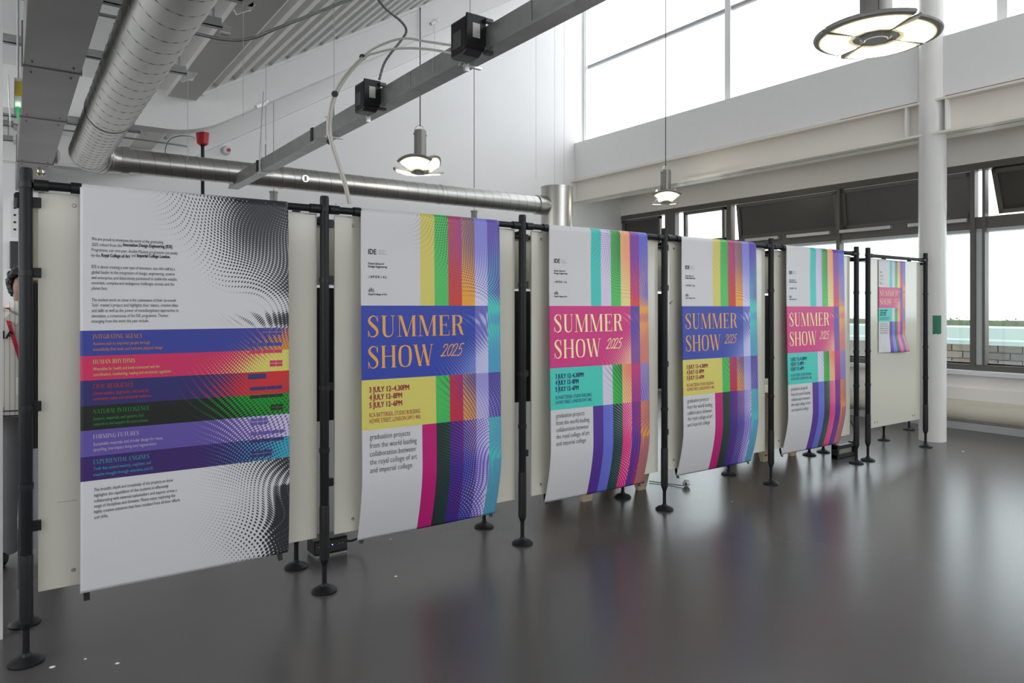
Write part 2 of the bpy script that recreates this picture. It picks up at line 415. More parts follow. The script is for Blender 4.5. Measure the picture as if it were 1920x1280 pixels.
# ------------------------------------------------------------------ display stands: posts, rails, boards
FY, RY = 2.415, 2.70
ZR = .348
def post(x, y, label, row, rail_to=None):
    e = empty('display_post', (x, y, -1), label, 'post', row)
    r = .0158
    MB().lathe((x, y, -1), [(r*.62, .095), (r, .115), (r, 1.385), (r*.9, 1.394)], 24).build('tube', M_black, e, smooth=True)
    MB().lathe((x, y, -1), [(.0085, .012), (.0085, .11)], 14).build('neck', M_black, e, smooth=True)
    MB().lathe((x, y, -1), [(.044, 0), (.044, .006), (.034, .014), (.014, .021), (.0095, .03)], 32).build('foot', M_black, e, smooth=True)
    MB().lathe((x, y, -1), [(r*1.1, .115), (r*1.1, .30), (r*1.02, .305)], 24).build('sleeve', M_blackpl, e, smooth=True)

    return e
fx = [(.0415, 'black post with round foot nearest the camera, at the left end of the stands'),
      (.909, 'front black post between the text banner and the nearest blue banner'),
      (1.776, 'front black post between the nearest blue banner and the nearest pink banner'),
      (2.651, 'front black post between the nearest pink banner and the second blue banner'),
      (3.530, 'front black post between the second blue banner and the second pink banner'),
      (4.443, 'front black post beside the second pink banner, left one of a close pair'),
      (4.585, 'front black post left of the small poster, right one of a close pair'),
      (5.380, 'front black post at the far right end, in front of the white column')]
rx = [(.042, RY+.015, 'rear black post whose foot shows behind the nearest left post'),
      (.904, RY, 'rear black post with foot showing below the board right of the text banner'),
      (1.769, RY, 'rear black post with foot showing below the right corner of the nearest blue banner'),
      (2.644, RY, 'rear black post with foot showing under the orange stripe side of the nearest pink banner'),
      (3.524, RY, 'rear black post with foot showing below the right edge of the second blue banner'),
      (4.43, 2.735, 'rear black post, left of two feet under the second pink banner'),
      (4.60, 2.735, 'rear black post, right of two feet under the second pink banner'),
      (5.39, 2.718, 'rear black post with foot showing below the middle of the small-poster board'),
      (6.02, 2.83, 'farthest black post with foot near the window wall, behind the last board')]
for x, l in fx: post(x, FY, l, 'front posts of the display stands')
for x, y, l in rx: post(x, y, l, 'rear posts of the display stands')
# little couplings on the posts where rails and boards clamp on
for i, (x, l) in enumerate(fx):
    po = [o for o in C.objects if o.name.startswith('display_post') and o.get('label') == l][0]
    for z in (ZR, -.28, -.50, .10):
        MB().lathe((x, FY, z-.010), [(.0185, 0), (.0185, .016)], 20).build('clamp_ring', M_blackpl, po, smooth=True)
    for z in (-.28, -.62, .10, .30):
        MB().box(x+.010, x+.036, FY+.004, FY+.0215, z-.014, z+.014).build('clamp', M_blackpl, po, bevel=.002)

def rail(x0, x1, y, z, r, label, group, m=None, caps=True):
    e = MB().tube([(x0, y, z), (x1, y, z)], r, 18).build('top_rail', m or M_black, smooth=True, label=label, cat='rail', group=group)
    if caps:
        for xa, xb in ((x0-.001, x0+.035), (x1-.035, x1+.001)):
            MB().tube([(xa, y, z), (xb, y, z)], r*1.28, 18).build('end_clamp', M_blackpl, e, smooth=True)
    return e
names = ['the text banner', 'the nearest blue banner', 'the nearest pink banner', 'the second blue banner', 'the second pink banner']
for i in range(5):
    a, b = fx[i][0]+.018, fx[i+1][0]-.018
    rail(a, b, FY, ZR, .0125, 'black top rail carrying ' + names[i], 'front top rails')
rail(4.585+.018, 5.38-.018, FY, ZR-.005, .011, 'black top rail above the small poster board', 'front top rails')
for i in range(5):
    rail(rx[i][0]+.018, rx[i+1][0]-.018, RY, .335, .0105, 'black rear rail running behind ' + names[i], 'rear top rails')
rr = MB().box(4.62, 5.36, 2.70, 2.735, .335, .365).build('top_rail', M_rail, label='grey square rear rail seen above the small poster board', cat='rail')
# cross rails between front and rear posts
cr = [.022, .907, 1.773, 2.648, 3.527, 4.44, 4.592, 5.385]
crl = ['at the left end of the stands', 'between text banner and nearest blue banner', 'between nearest blue and nearest pink banners',
       'between nearest pink and second blue banners', 'between second blue and second pink banners', 'on the left post of the close pair', 'on the right post of the close pair', 'at the far right end']
for x, l in zip(cr, crl):
    MB().tube([(x, FY+.018, ZR-.03), (x, RY-.018, ZR-.03)], .009, 12).build('cross_rail', M_black, smooth=True, label='short black cross rail ' + l, cat='rail', group='cross rails of the stands')

bl = ['behind the white text banner', 'behind the nearest blue summer show banner', 'behind the nearest pink summer show banner',
      'behind the second blue summer show banner', 'behind the second pink summer show banner', 'with the small poster at the far right']
bx = [(.070, .890), (.955, 1.752), (1.841, 2.628), (2.69, 3.505), (3.585, 4.405), (4.625, 5.345)]
PX = [(.170, .605), (1.038, .607), (1.906, .606), (2.756, .610), (3.650, .612)]
for i, (a, b) in enumerate(bx):
    zb = -.814 if i < 5 else -.80
    bo = MB().box(a, b, 2.437, 2.446, zb, .333 if i < 5 else .328).build('display_board', M_board, bevel=.0015,
        label='cream glossy board hung ' + bl[i] if i < 5 else 'cream glossy board ' + bl[i], cat='board', group='cream boards on the front row')
    if i < 5:
        x0, W = PX[i]
        for x, z in ((x0-.012, .30), (x0-.014, zb+.045), (x0+W+.01, .30), (x0+W+.012, zb+.05)):
            MB().tube([(x, 2.437, z), (x, 2.4335, z)], [.0062, .0045], 14).build('screw', M_rail, bo, smooth=True)
        # short black straps hanging below the lower edge
        for x in (x0+.012, x0+W-.022):
            s = MB(); pth = [(-.80, 2.449), (-.83, 2.449), (-.848, 2.444), (-.866, 2.434)]
            for (z0_, y0_), (z1_, y1_) in zip(pth[:-1], pth[1:]):
                s.add([(x, y0_, z0_), (x+.016, y0_, z0_), (x+.016, y1_, z1_), (x, y1_, z1_), (x, y0_+.003, z0_), (x+.016, y0_+.003, z0_), (x+.016, y1_+.003, z1_), (x, y1_+.003, z1_)],
                      [(0, 1, 2, 3), (4, 7, 6, 5), (0, 3, 7, 4), (1, 5, 6, 2)])
            s.build('strap', M_blackpl, bo)
    else:
        for x, z in ((4.715, -.765), (4.745, -.765), (5.235, -.765), (5.262, -.765)):
            MB().tube([(x, 2.437, z), (x, 2.4345, z)], .005, 10).build('screw', M_rail, bo, smooth=True)
# little scuff marks
scf = [o for o in C.objects if o.name == 'display_board'][0]
MB().box(.115, .165, 2.4362, 2.4368, -.566, -.564).build('scratch', mat('scratch_grey', (.35, .34, .30), .6), scf)
b4 = [o for o in C.objects if o.name == 'display_board.003'][0]
mk = MB(); pts = [(2.712, .028), (2.716, .018), (2.722, .030), (2.735, .034)]
for (a, b), (c, d) in zip(pts[:-1], pts[1:]): mk.bar((a, 2.4365, b), (c, 2.4365, d), .003, .001, up=(0, 1, 0))
mk.build('pen_mark', M_blackpl, b4)
# rear row panels
for i, (a, b) in enumerate(bx[:5]):
    MB().box(a-.01, b, 2.725, 2.733, .09, .33).build('rear_board', M_board, label='upper cream panel on the rear frame behind ' + names[i], cat='board', group='rear upper panels')
    MB().box(a-.01, b, 2.727, 2.735, -.45, .08).build('rear_board', mat('dark_backing', (.03, .03, .032), .7, noise=.2), label='dark lower panel on the rear frame behind ' + names[i], cat='board', group='rear lower panels')

# ------------------------------------------------------------------ posters
def att_mat():
    m = bpy.data.materials.new('halftone_print'); m.use_nodes = True
    n = m.node_tree.nodes; l = m.node_tree.links; b = n['Principled BSDF']
    b.inputs['Roughness'].default_value = .38; b.inputs['Specular IOR Level'].default_value = .35
    A = n.new('ShaderNodeAttribute'); A.attribute_name = 'ink'
    B = n.new('ShaderNodeAttribute'); B.attribute_name = 'dot_ink'
    Rr = n.new('ShaderNodeAttribute'); Rr.attribute_name = 'dot_size'
    U = n.new('ShaderNodeUVMap'); U.uv_map = 'dots'
    fr_ = n.new('ShaderNodeVectorMath'); fr_.operation = 'FRACTION'; l.new(U.outputs[0], fr_.inputs[0])
    sb = n.new('ShaderNodeVectorMath'); sb.operation = 'SUBTRACT'; sb.inputs[1].default_value = (.5, .5, 0); l.new(fr_.outputs[0], sb.inputs[0])
    ln = n.new('ShaderNodeVectorMath'); ln.operation = 'LENGTH'; l.new(sb.outputs[0], ln.inputs[0])
    d = n.new('ShaderNodeMath'); d.operation = 'SUBTRACT'; l.new(Rr.outputs['Fac'], d.inputs[0]); l.new(ln.outputs['Value'], d.inputs[1])
    mr = n.new('ShaderNodeMapRange'); mr.inputs[1].default_value = -.03; mr.inputs[2].default_value = .03; l.new(d.outputs[0], mr.inputs[0])
    mx = n.new('ShaderNodeMix'); mx.data_type = 'RGBA'
    l.new(mr.outputs[0], mx.inputs[0]); l.new(A.outputs['Color'], mx.inputs[6]); l.new(B.outputs['Color'], mx.inputs[7])
    l.new(mx.outputs[2], b.inputs['Base Color'])
    nz = n.new('ShaderNodeTexNoise'); nz.inputs['Scale'].default_value = 3; nz.inputs['Detail'].default_value = 2
    tc = n.new('ShaderNodeTexCoord'); l.new(tc.outputs['Object'], nz.inputs['Vector'])
    bp = n.new('ShaderNodeBump'); bp.inputs['Strength'].default_value = .12; bp.inputs['Distance'].default_value = .03
    l.new(nz.outputs['Fac'], bp.inputs['Height']); l.new(bp.outputs[0], b.inputs['Normal'])
    return m
M_print = att_mat()
def sst(e0, e1, x):
    t = max(0, min(1, (x-e0)/(e1-e0))); return t*t*(3-2*t)
def interp(tab, t):
    for (a, x), (b, y) in zip(tab[:-1], tab[1:]):
        if t <= b: return x+(y-x)*max(0, (t-a))/(b-a)
    return tab[-1][1]
EDGE = [(0, .27), (.05, .33), (.1, .36), (.18, .44), (.25, .52), (.285, .74), (.31, .80), (.325, .55), (.345, .52), (.36, .72), (.40, .62), (.46, .44), (.53, .36), (.60, .46), (.66, .48), (.72, .48), (.78, .42), (.84, .38), (.90, .33), (.95, .38), (1, .5)]
def dotfield(s, t):
    e = interp(EDGE, t)
    r = .60*sst(e-.03, e+.60, s)**.85
    r *= 1+.16*math.sin(9*s+14*t)
    bl = sst(.80, .98, s-.35*(.97-t)) if t > .80 else 0     # dense corner at the lower right
    r = r*(1-.55*sst(.72, .82, t)*(1-bl)) + .12*bl
    r += .10*math.exp(-((s-.42)**2+(2.0*(t-.06))**2)/.02)
    return max(0, min(.66, r)) if s > e-.03 else 0
def warp(s, t, W, Ht):
    x = s*W; y = t*Ht
    dx = .052*math.sin(2*math.pi*(1.55*t+.10)+1.2*s) + .016*math.sin(2*math.pi*(3.1*t-1.1*s))
    dy = .050*math.sin(2*math.pi*(.95*s+.55*t)+.6) + .018*math.sin(2*math.pi*(2.0*s-1.7*t))
    dx += .04*s*s*math.sin(2*math.pi*(2.6*t+.2))
    g = 1/.0092
    u = (x+dx)*g; v = (y+dy)*g*.85
    return (.7071*(u+v), .7071*(v-u)+.5*0)

K = 1.08
def ink(r, g, b, k=K): return (*[min(.86, c) for c in lin((r, g, b), k)], 1)
WHT = (.62, .61, .625, 1); DRK = (.028, .032, .036, 1)
# kind B (blue) and kind C (pink) share one layout
ZB = .0085; ZY = -.262; ZW = -.4435
def layoutBC(kind):
    cols = [0, .2426]+[.2426+.0607*i for i in range(1, 6)]+[1e9]
    rows = [9, ZB, ZY, ZW, -9]
    if kind == 'B':
        T = [[(WHT, DRK), (ink(205,195,100), ink(160,120,50)), (ink(75,185,95), ink(15,90,45)), (ink(195,62,55), ink(130,60,140)), (ink(225,158,50), ink(120,90,110)), (ink(205,200,225), ink(125,125,205)), (ink(75,195,185), ink(90,70,165))],
             [(ink(48,66,160), ink(120,135,200))]*4+[(ink(48,66,160), ink(120,135,200)), (ink(100,100,180), ink(190,190,225)), (ink(70,195,180), ink(75,150,185))],
             [(ink(205,195,100), ink(215,150,80)), (ink(205,195,100), ink(200,140,70)), (ink(70,180,90), ink(15,80,50)), (ink(190,45,60), ink(110,50,130)), (ink(215,150,70), ink(90,80,130)), (ink(195,185,215), ink(145,140,205)), (ink(140,130,195), ink(75,70,150))],
             [(WHT, (.5,.5,.5,1)), (ink(180,30,110), ink(225,120,170)), (ink(35,50,52), ink(80,190,110)), (ink(50,40,130), ink(215,60,90)), (ink(45,60,160), ink(215,160,110)), (ink(110,95,185), ink(205,200,230)), (ink(70,195,180), ink(85,150,180))]]
    else:
        T = [[(WHT, (.5,.45,.4,1)), (ink(65,190,182), ink(20,110,120)), (ink(205,195,220), ink(110,80,160)), (ink(80,185,95), ink(15,95,45)), (ink(222,208,140), ink(228,150,115)), (ink(215,70,70), ink(120,60,150)), (ink(205,150,100), ink(85,98,190))],
             [(ink(200,52,125), ink(235,170,150))]*5+[(ink(90,70,160), ink(130,80,150)), (ink(228,160,60), ink(200,120,110))],
             [(ink(70,195,180), ink(25,80,120)), (ink(70,195,180), ink(25,80,120)), (ink(205,200,220), ink(70,60,130)), (ink(60,180,80), ink(15,80,45)), (ink(225,190,140), ink(225,125,100)), (ink(120,55,145), ink(190,60,120)), (ink(85,85,170), ink(150,130,180))],
             [(WHT, (.5,.5,.5,1)), (ink(82,50,140), ink(150,110,190)), (ink(98,105,200), ink(220,220,240)), (ink(32,52,58), ink(160,225,190)), (ink(215,25,120), ink(245,200,210)), (ink(60,55,150), ink(170,50,110)), (ink(230,155,50), ink(170,105,110))]]
    return cols, rows, T
ROWS_A = [9, -.0664, -.1405, -.2115, -.2857, -.3567, -.4323, -.5033, -9]
COL_A = [(WHT, DRK), (ink(50,60,140,1.12), ink(222,140,40,0.94)), (ink(200,45,95,0.97), ink(225,220,110,0.86)), (ink(48,46,105,0.94), ink(205,50,50,0.97)),
         (ink(32,36,34,0.79), ink(25,145,45,1.01)), (ink(95,80,155,1.01), ink(215,205,228,0.86)), (ink(62,40,105,0.94), ink(60,165,190,0.97)), (WHT, DRK)]
def make_poster(kind, X0, W, label, flare, x_skew=0, scale=1.0, zscale=1.0, ztop=ZR, zbot=-.852, yface=2.397, hang=True, text=True, group=None):
    Z0 = ZR+.0148; HT = Z0-zbot
    def surf(a, z):
        """a: distance from the left edge, z: layout height; returns a point on the sheet's front"""
        k = (Z0-z)/HT
        y = yface - .015*sst(.1, .85, k) + flare*max(0, (k-.80)/.20)**1.6
        y += .004*math.sin(5*a/W+2*k)*sst(0, .15, k)*(1-.5*k)
        if not hang: y = yface - .002 - .03*sst(.8, 1.0, k)*sst(.1, 1, a/W)
        if scale != 1: return (X0+a*scale, y, ztop+(z-Z0)*zscale)
        return (X0+a, y, z)
    e = empty('banner' if hang else 'poster', surf(0, -.83), label, 'banner' if hang else 'poster', group)
    if kind == 'A': cols, rows, T = [0, 1e9], ROWS_A, [[c] for c in COL_A]
    else: cols, rows, T = layoutBC(kind)
    NA, NZ = 60, 118
    aa = sorted(set([W*i/NA for i in range(NA+1)]+[c for c in cols if 0 < c < W-.005]))
    aa2 = [aa[0]]
    for a in aa[1:]:
        if a-aa2[-1] < .002 and a not in cols: continue
        aa2.append(a)
    aa = aa2
    zlo = ZR if hang else Z0
    zz = sorted(set([zlo+(zbot-zlo)*i/NZ for i in range(NZ+1)]+[r for r in rows if zbot < r < .3]), reverse=True)
    path = []      # (point function, layout z)
    if hang:
        rr_ = .0148
        path.append((lambda a: (X0+a, FY+rr_+.001, ZR-.03), Z0+.06))
        for i in range(9):
            th = math.pi*i/9
            path.append(((lambda th: lambda a: (X0+a, FY+rr_*math.cos(th), ZR+rr_*math.sin(th)))(th), Z0-.02+.05*(1-i/9)))
        # blend Y of the wrap into the face
    for z in zz: path.append(((lambda z: lambda a: surf(a, z))(z), z))
    nv = len(aa); vs = []; uv = []; rad = []
    for fn, z in path:
        for a in aa:
            vs.append(P(*fn(a))); s = a/W; t = (Z0-z)/HT
            uv.append(warp(s, t, W, HT)); rad.append(dotfield(s, max(0, t)))
    o0 = P(*surf(0, -.83)); fs = []
    for i in range(len(path)-1):
        for j in range(nv-1): fs.append((i*nv+j, (i+1)*nv+j, (i+1)*nv+j+1, i*nv+j+1))
    me = bpy.data.meshes.new('sheet'); me.from_pydata([v-o0 for v in vs], [], fs); me.materials.append(M_print)
    ul = me.uv_layers.new(name='dots'); ca = me.color_attributes.new('ink', 'FLOAT_COLOR', 'CORNER'); cb = me.color_attributes.new('dot_ink', 'FLOAT_COLOR', 'CORNER')
    at = me.attributes.new('dot_size', 'FLOAT', 'POINT'); at.data.foreach_set('value', rad)
    U = []; A = []; B = []
    for p in me.polygons:
        i, j = divmod(p.index, nv-1)
        zm = (path[i][1]+path[i+1][1])/2; am = (aa[j]+aa[j+1])/2
        ri = max(k for k in range(len(rows)-1) if zm <= rows[k]); ci = max(k for k in range(len(cols)-1) if am >= cols[k])
        if kind != 'A' and ri == 0 and ci > 6: ci = 6
        ba, do = T[ri][min(ci, len(T[ri])-1)]
        for li in p.loop_indices:
            vi = me.loops[li].vertex_index; U.extend(uv[vi]); A += ba; B += do
    me.uv_layers['dots'].data.foreach_set('uv', U); me.color_attributes['ink'].data.foreach_set('color', A); me.color_attributes['dot_ink'].data.foreach_set('color', B)
    me.attributes['dot_size'].data.foreach_set('value', rad)
    for p in me.polygons: p.use_smooth = True
    o = bpy.data.objects.new('sheet', me); C.objects.link(o); o.parent = e
    so = o.modifiers.new('t', 'SOLIDIFY'); so.thickness = .0006; so.offset = 1
    if hang:   # black rail sleeve showing at the sheet's left end
        MB().tube([(X0-.022, FY, ZR), (X0+.004, FY, ZR)], .0165, 18).build('rail_clip', M_blackpl, e, smooth=True)
    return e, surf, o0

# ---- lettering
fcurve = bpy.data.curves.new('glyph_source', 'FONT')
fobj = bpy.data.objects.new('glyph_source', fcurve)
_cache = {}
def sans(txt, bold=0.0):
    key = (txt, bold)
    if key in _cache: return _cache[key]
    fcurve.body = txt; fcurve.size = 1; fcurve.offset = bold; fcurve.resolution_u = 2
    C.objects.link(fobj)
    dg = bpy.context.evaluated_depsgraph_get(); dg.update()
    me = bpy.data.meshes.new_from_object(fobj.evaluated_get(dg), depsgraph=dg)
    C.objects.unlink(fobj)
    vs = [(v.co.x, v.co.y) for v in me.vertices]; fs = [tuple(p.vertices) for p in me.polygons]
    bpy.data.meshes.remove(me)
    x0 = min(v[0] for v in vs); x1 = max(v[0] for v in vs)
    vs = [((x-x0)/(x1-x0), y/.729) for x, y in vs]     # unit width, cap height 1
    _cache[key] = (vs, fs); return vs, fs
# own high-contrast serif capitals, drawn as pen strokes of varying width
TK, tn = .145, .035
def stem(x, w=TK, y0=0, y1=1, sb=True, st=True, sr=.13):
    o = [[(x, y0, w), (x, y1, w)]]
    if sb: o.append([(x-sr, y0+.012, tn*.8, 'h'), (x+sr, y0+.012, tn*.8, 'h')])
    if st: o.append([(x-sr, y1-.012, tn*.8, 'h'), (x+sr, y1-.012, tn*.8, 'h')])
    return o
def sf(x, y, sr=.11): yy = y-.012 if y > .5 else y+.012; return [[(x-sr, yy, tn*.8), (x+sr, yy, tn*.8)]]
G = {}
G['I'] = (.36, stem(.18))
G['H'] = (.86, stem(.17)+stem(.69)+[[(.17, .52, tn), (.69, .52, tn)]])
G['E'] = (.66, stem(.17)+[[(.17, .985, tn), (.56, .985, tn)], [(.575, 1, tn), (.575, .80, tn*.6)], [(.17, .52, tn), (.44, .52, tn)], [(.45, .62, tn), (.45, .42, tn)], [(.17, .015, tn), (.58, .015, tn)], [(.595, 0, tn), (.60, .23, tn*.6)]])
G['F'] = (.62, stem(.17)+[[(.17, .985, tn), (.54, .985, tn)], [(.555, 1, tn), (.555, .78, tn*.6)], [(.17, .50, tn), (.43, .50, tn)], [(.44, .60, tn), (.44, .40, tn)]])
G['L'] = (.62, stem(.17)+[[(.17, .015, tn), (.55, .015, tn)], [(.56, 0, tn), (.565, .25, tn*.6)]])
G['T'] = (.68, stem(.34, st=False)+[[(.04, .985, tn), (.64, .985, tn)], [(.045, 1, tn), (.045, .78, tn*.6)], [(.635, 1, tn), (.635, .78, tn*.6)]])
bowl = crom([(.17, .985, tn), (.38, .985, tn*1.2), (.54, .91, TK*.75), (.575, .76, TK), (.53, .61, TK*.75), (.38, .535, tn*1.2), (.17, .53, tn)], 5)
G['R'] = (.76, stem(.17)+[bowl, [(.40, .53, TK*.6), (.50, .42, TK), (.60, .10, TK), (.68, .02, tn*1.5), (.73, .04, tn)]])
G['P'] = (.68, stem(.17)+[bowl])
G['U'] = (.80, [crom([(.19, 1, TK), (.19, .60, TK), (.19, .30, TK), (.24, .09, TK*.75), (.40, .012, tn*1.6), (.57, .08, tn*1.3), (.63, .28, tn), (.63, .6, tn), (.63, 1, tn)], 5)]+sf(.19, 1, .14)+sf(.63, 1))
G['M'] = (1.04, [[(.13, 0, tn), (.13, .97, tn)], [(.19, 1, TK), (.50, 0, TK*.9)], [(.50, .02, tn), (.82, .97, tn)], [(.86, 0, TK), (.86, 1, TK)]]+sf(.13, 0)+sf(.86, 0, .13)+sf(.14, 1, .09)+sf(.90, 1, .09))
G['N'] = (.86, [[(.13, 0, tn), (.13, .97, tn)], [(.18, 1, TK), (.70, 0, TK)], [(.71, 0, tn), (.71, 1, tn)]]+sf(.13, 0)+sf(.13, 1, .09)+sf(.71, 1))
G['A'] = (.78, [[(.08, 0, tn), (.38, 1, tn)], [(.40, 1, TK), (.66, 0, TK)], [(.18, .32, tn), (.56, .32, tn)]]+sf(.08, 0, .09)+sf(.67, 0, .12))
G['V'] = (.78, [[(.13, 1, TK), (.40, 0, TK)], [(.42, 0, tn), (.70, 1, tn)]]+sf(.12, 1, .12)+sf(.70, 1, .09))
G['Y'] = (.76, [[(.12, 1, TK), (.37, .46, TK)], [(.38, .46, tn), (.66, 1, tn)]]+stem(.38, y1=.48, st=False)+sf(.12, 1, .12)+sf(.67, 1, .09))
G['X'] = (.78, [[(.14, 1, TK), (.62, 0, TK)], [(.12, 0, tn), (.62, 1, tn)]]+sf(.13, 1, .11)+sf(.62, 1, .09)+sf(.12, 0, .09)+sf(.62, 0, .12))
G['W'] = (1.10, [[(.12, 1, TK), (.36, 0, TK)], [(.37, .02, tn), (.60, 1, tn)], [(.55, 1, TK), (.79, 0, TK)], [(.80, .02, tn), (1.0, 1, tn)]]+sf(.12, 1, .12)+sf(.56, 1, .10)+sf(1.0, 1, .09))
G['O'] = (.80, [crom([(.40, .985, tn), (.62, .88, TK*.7), (.68, .5, TK), (.62, .12, TK*.7), (.40, .015, tn), (.18, .12, TK*.7), (.12, .5, TK), (.18, .88, TK*.7), (.40, .985, tn)], 6)])
G['C'] = (.74, [crom([(.62, .78, tn), (.56, .93, tn), (.40, .985, tn*1.2), (.19, .86, TK*.7), (.13, .5, TK), (.19, .14, TK*.7), (.40, .015, tn*1.2), (.57, .09, tn), (.65, .28, tn)], 5), [(.62, 1, tn*.6), (.63, .70, tn)]])
G['G'] = (.80, [crom([(.62, .78, tn), (.56, .93, tn), (.40, .985, tn*1.2), (.19, .86, TK*.7), (.13, .5, TK), (.19, .14, TK*.7), (.40, .015, tn*1.2), (.55, .08, tn*2), (.62, .2, TK)], 5), [(.62, 1, tn*.6), (.63, .70, tn)], [(.62, 0, TK), (.62, .42, TK)]]+sf(.62, .42, .13)[:0]+[[(.48, .42, tn), (.75, .42, tn)]])
G['S'] = (.64, [crom([(.53, .76, tn), (.48, .92, tn), (.33, .985, tn*1.3), (.17, .89, TK*.6), (.14, .74, TK*.85), (.27, .58, TK*1.05), (.42, .44, TK*1.05), (.52, .28, TK*.85), (.49, .11, TK*.6), (.32, .015, tn*1.3), (.17, .08, tn), (.10, .28, tn)], 6), [(.545, 1, tn*.6), (.54, .70, tn)], [(.09, 0, tn*.6), (.095, .30, tn)]])
def serif(txt):
    if ('S', txt) in _cache: return _cache[('S', txt)]
    vs = []; fs = []; pen = 0
    for ch in txt:
        if ch == ' ': pen += .34; continue
        wd, strokes = G[ch]
        for st in strokes:
            st = [(p[0], p[1], p[2]) for p in st]; k = len(vs)
            for i, (x, y, ww_) in enumerate(st):
                a = st[max(i-1, 0)]; b = st[min(i+1, len(st)-1)]
                dx, dy = b[0]-a[0], b[1]-a[1]; L_ = math.hypot(dx, dy) or 1
                # diagonal stems are cut horizontally at their ends
                if len(st) == 2 and abs(dy) > .25: px, py = 1, 0
                else: px, py = dy/L_, -dx/L_
                vs += [(pen+x+px*ww_/2, y+py*ww_/2), (pen+x-px*ww_/2, y-py*ww_/2)]
            for i in range(len(st)-1): fs.append((k+2*i, k+2*i+1, k+2*i+3, k+2*i+2))
        pen += wd+.03
    x0 = min(v[0] for v in vs); x1 = max(v[0] for v in vs)
    vs = [((x-x0)/(x1-x0), y) for x, y in vs]
    _cache[('S', txt)] = (vs, fs); return vs, fs
def hand(txt='2025'):
    """monoline slanted handwriting"""
    D = {'2': [(.05, .72), (.18, .95), (.42, 1.0), (.50, .82), (.36, .5), (.12, .12), (.0, 0), (.25, .04), (.55, .02)],
         '0': [(.38, 1.0), (.15, .72), (.08, .3), (.2, .02), (.40, .12), (.56, .55), (.52, .92), (.38, 1.0)],
         '5': [(.62, 1.02), (.30, .98), (.18, .58), (.42, .62), (.52, .36), (.34, .04), (.05, .02)]}
    vs = []; fs = []; pen = 0
    for ch in txt:
        st = crom(D[ch], 5); k = len(vs)
        for i, (x, y) in enumerate(st):
            a = st[max(i-1, 0)]; b = st[min(i+1, len(st)-1)]; dx, dy = b[0]-a[0], b[1]-a[1]; L_ = math.hypot(dx, dy) or 1
            ww_ = .045
            X_ = pen+x+.30*y
            vs += [(X_+dy/L_*ww_, y-dx/L_*ww_), (X_-dy/L_*ww_, y+dx/L_*ww_)]
        for i in range(len(st)-1): fs.append((k+2*i, k+2*i+1, k+2*i+3, k+2*i+2))
        pen += .56
    x0 = min(v[0] for v in vs); x1 = max(v[0] for v in vs)
    return [((x-x0)/(x1-x0), y) for x, y in vs], fs
IM = {}
def inkmat(col):
    if col not in IM: IM[col] = mat('ink_%d' % len(IM), col[:3], .45, noise=.01)
    return IM[col]
YPL = 2.392
def place(px0, items):
    """items in pixels of the photograph -> poster-local: (a0, width, z base, cap height)"""
    out = []
    for it in items:
        kind, txt, u0, v0, u1, cap, col, part = it
        r = ray(u0, v0); a0 = YPL*r.x/r.y; r1 = ray(u1, v0); a1 = YPL*r1.x/r1.y
        out.append((kind, txt, a0-px0, a1-a0, (577-v0)*YPL/r.y, cap*YPL/r.y, col, part))
    return out
def letter(e, surf, o0, items):
    groups = {}
    for kind, txt, a0, wd, zb, cap, col, part in items:
        vs, fs = serif(txt) if kind == 's' else hand(txt) if kind == 'h' else sans(txt, -.006 if kind == 'l' else 0)
        g = groups.setdefault((part, col), ([], [])); k = len(g[0])
        bd = cap*.075
        for sx_, sy_ in (((0, 0), (bd, 0), (bd*.5, bd*.5), (bd*.5, -bd*.4)) if kind == 'b' else ((0, 0),)):
            k = len(g[0])
            for x, y in vs:
                p = surf(a0+x*(wd-(bd if kind == 'b' else 0))+sx_, zb+y*cap+sy_); g[0].append(P(p[0], p[1]-.0014, p[2])-o0)
            g[1].extend([tuple(i+k for i in f) for f in fs])
    for (part, col), (vs, fs) in groups.items():
        me = bpy.data.meshes.new(part); me.from_pydata(vs, [], fs); me.materials.append(inkmat(col))
        # all print faces look towards the room (-y)
        bm = bmesh.new(); bm.from_mesh(me)
        for f in bm.faces:
            if f.normal.y > 0: f.normal_flip()
        bm.to_mesh(me); bm.free()
        o = bpy.data.objects.new(part, me); C.objects.link(o); o.parent = e
def patch(e, surf, o0, a0, a1, z0, z1, col, part, off=.0011):
    n = 8; vs = []
    for i in range(n+1):
        a = a0+(a1-a0)*i/n
        for z in (z0, z1):
            p = surf(a, z); vs.append(P(p[0], p[1]-off, p[2])-o0)
    me = bpy.data.meshes.new(part); me.from_pydata(vs, [], [(2*i, 2*i+2, 2*i+3, 2*i+1) for i in range(n)]); me.materials.append(inkmat(col))
    o = bpy.data.objects.new(part, me); C.objects.link(o); o.parent = e; return o

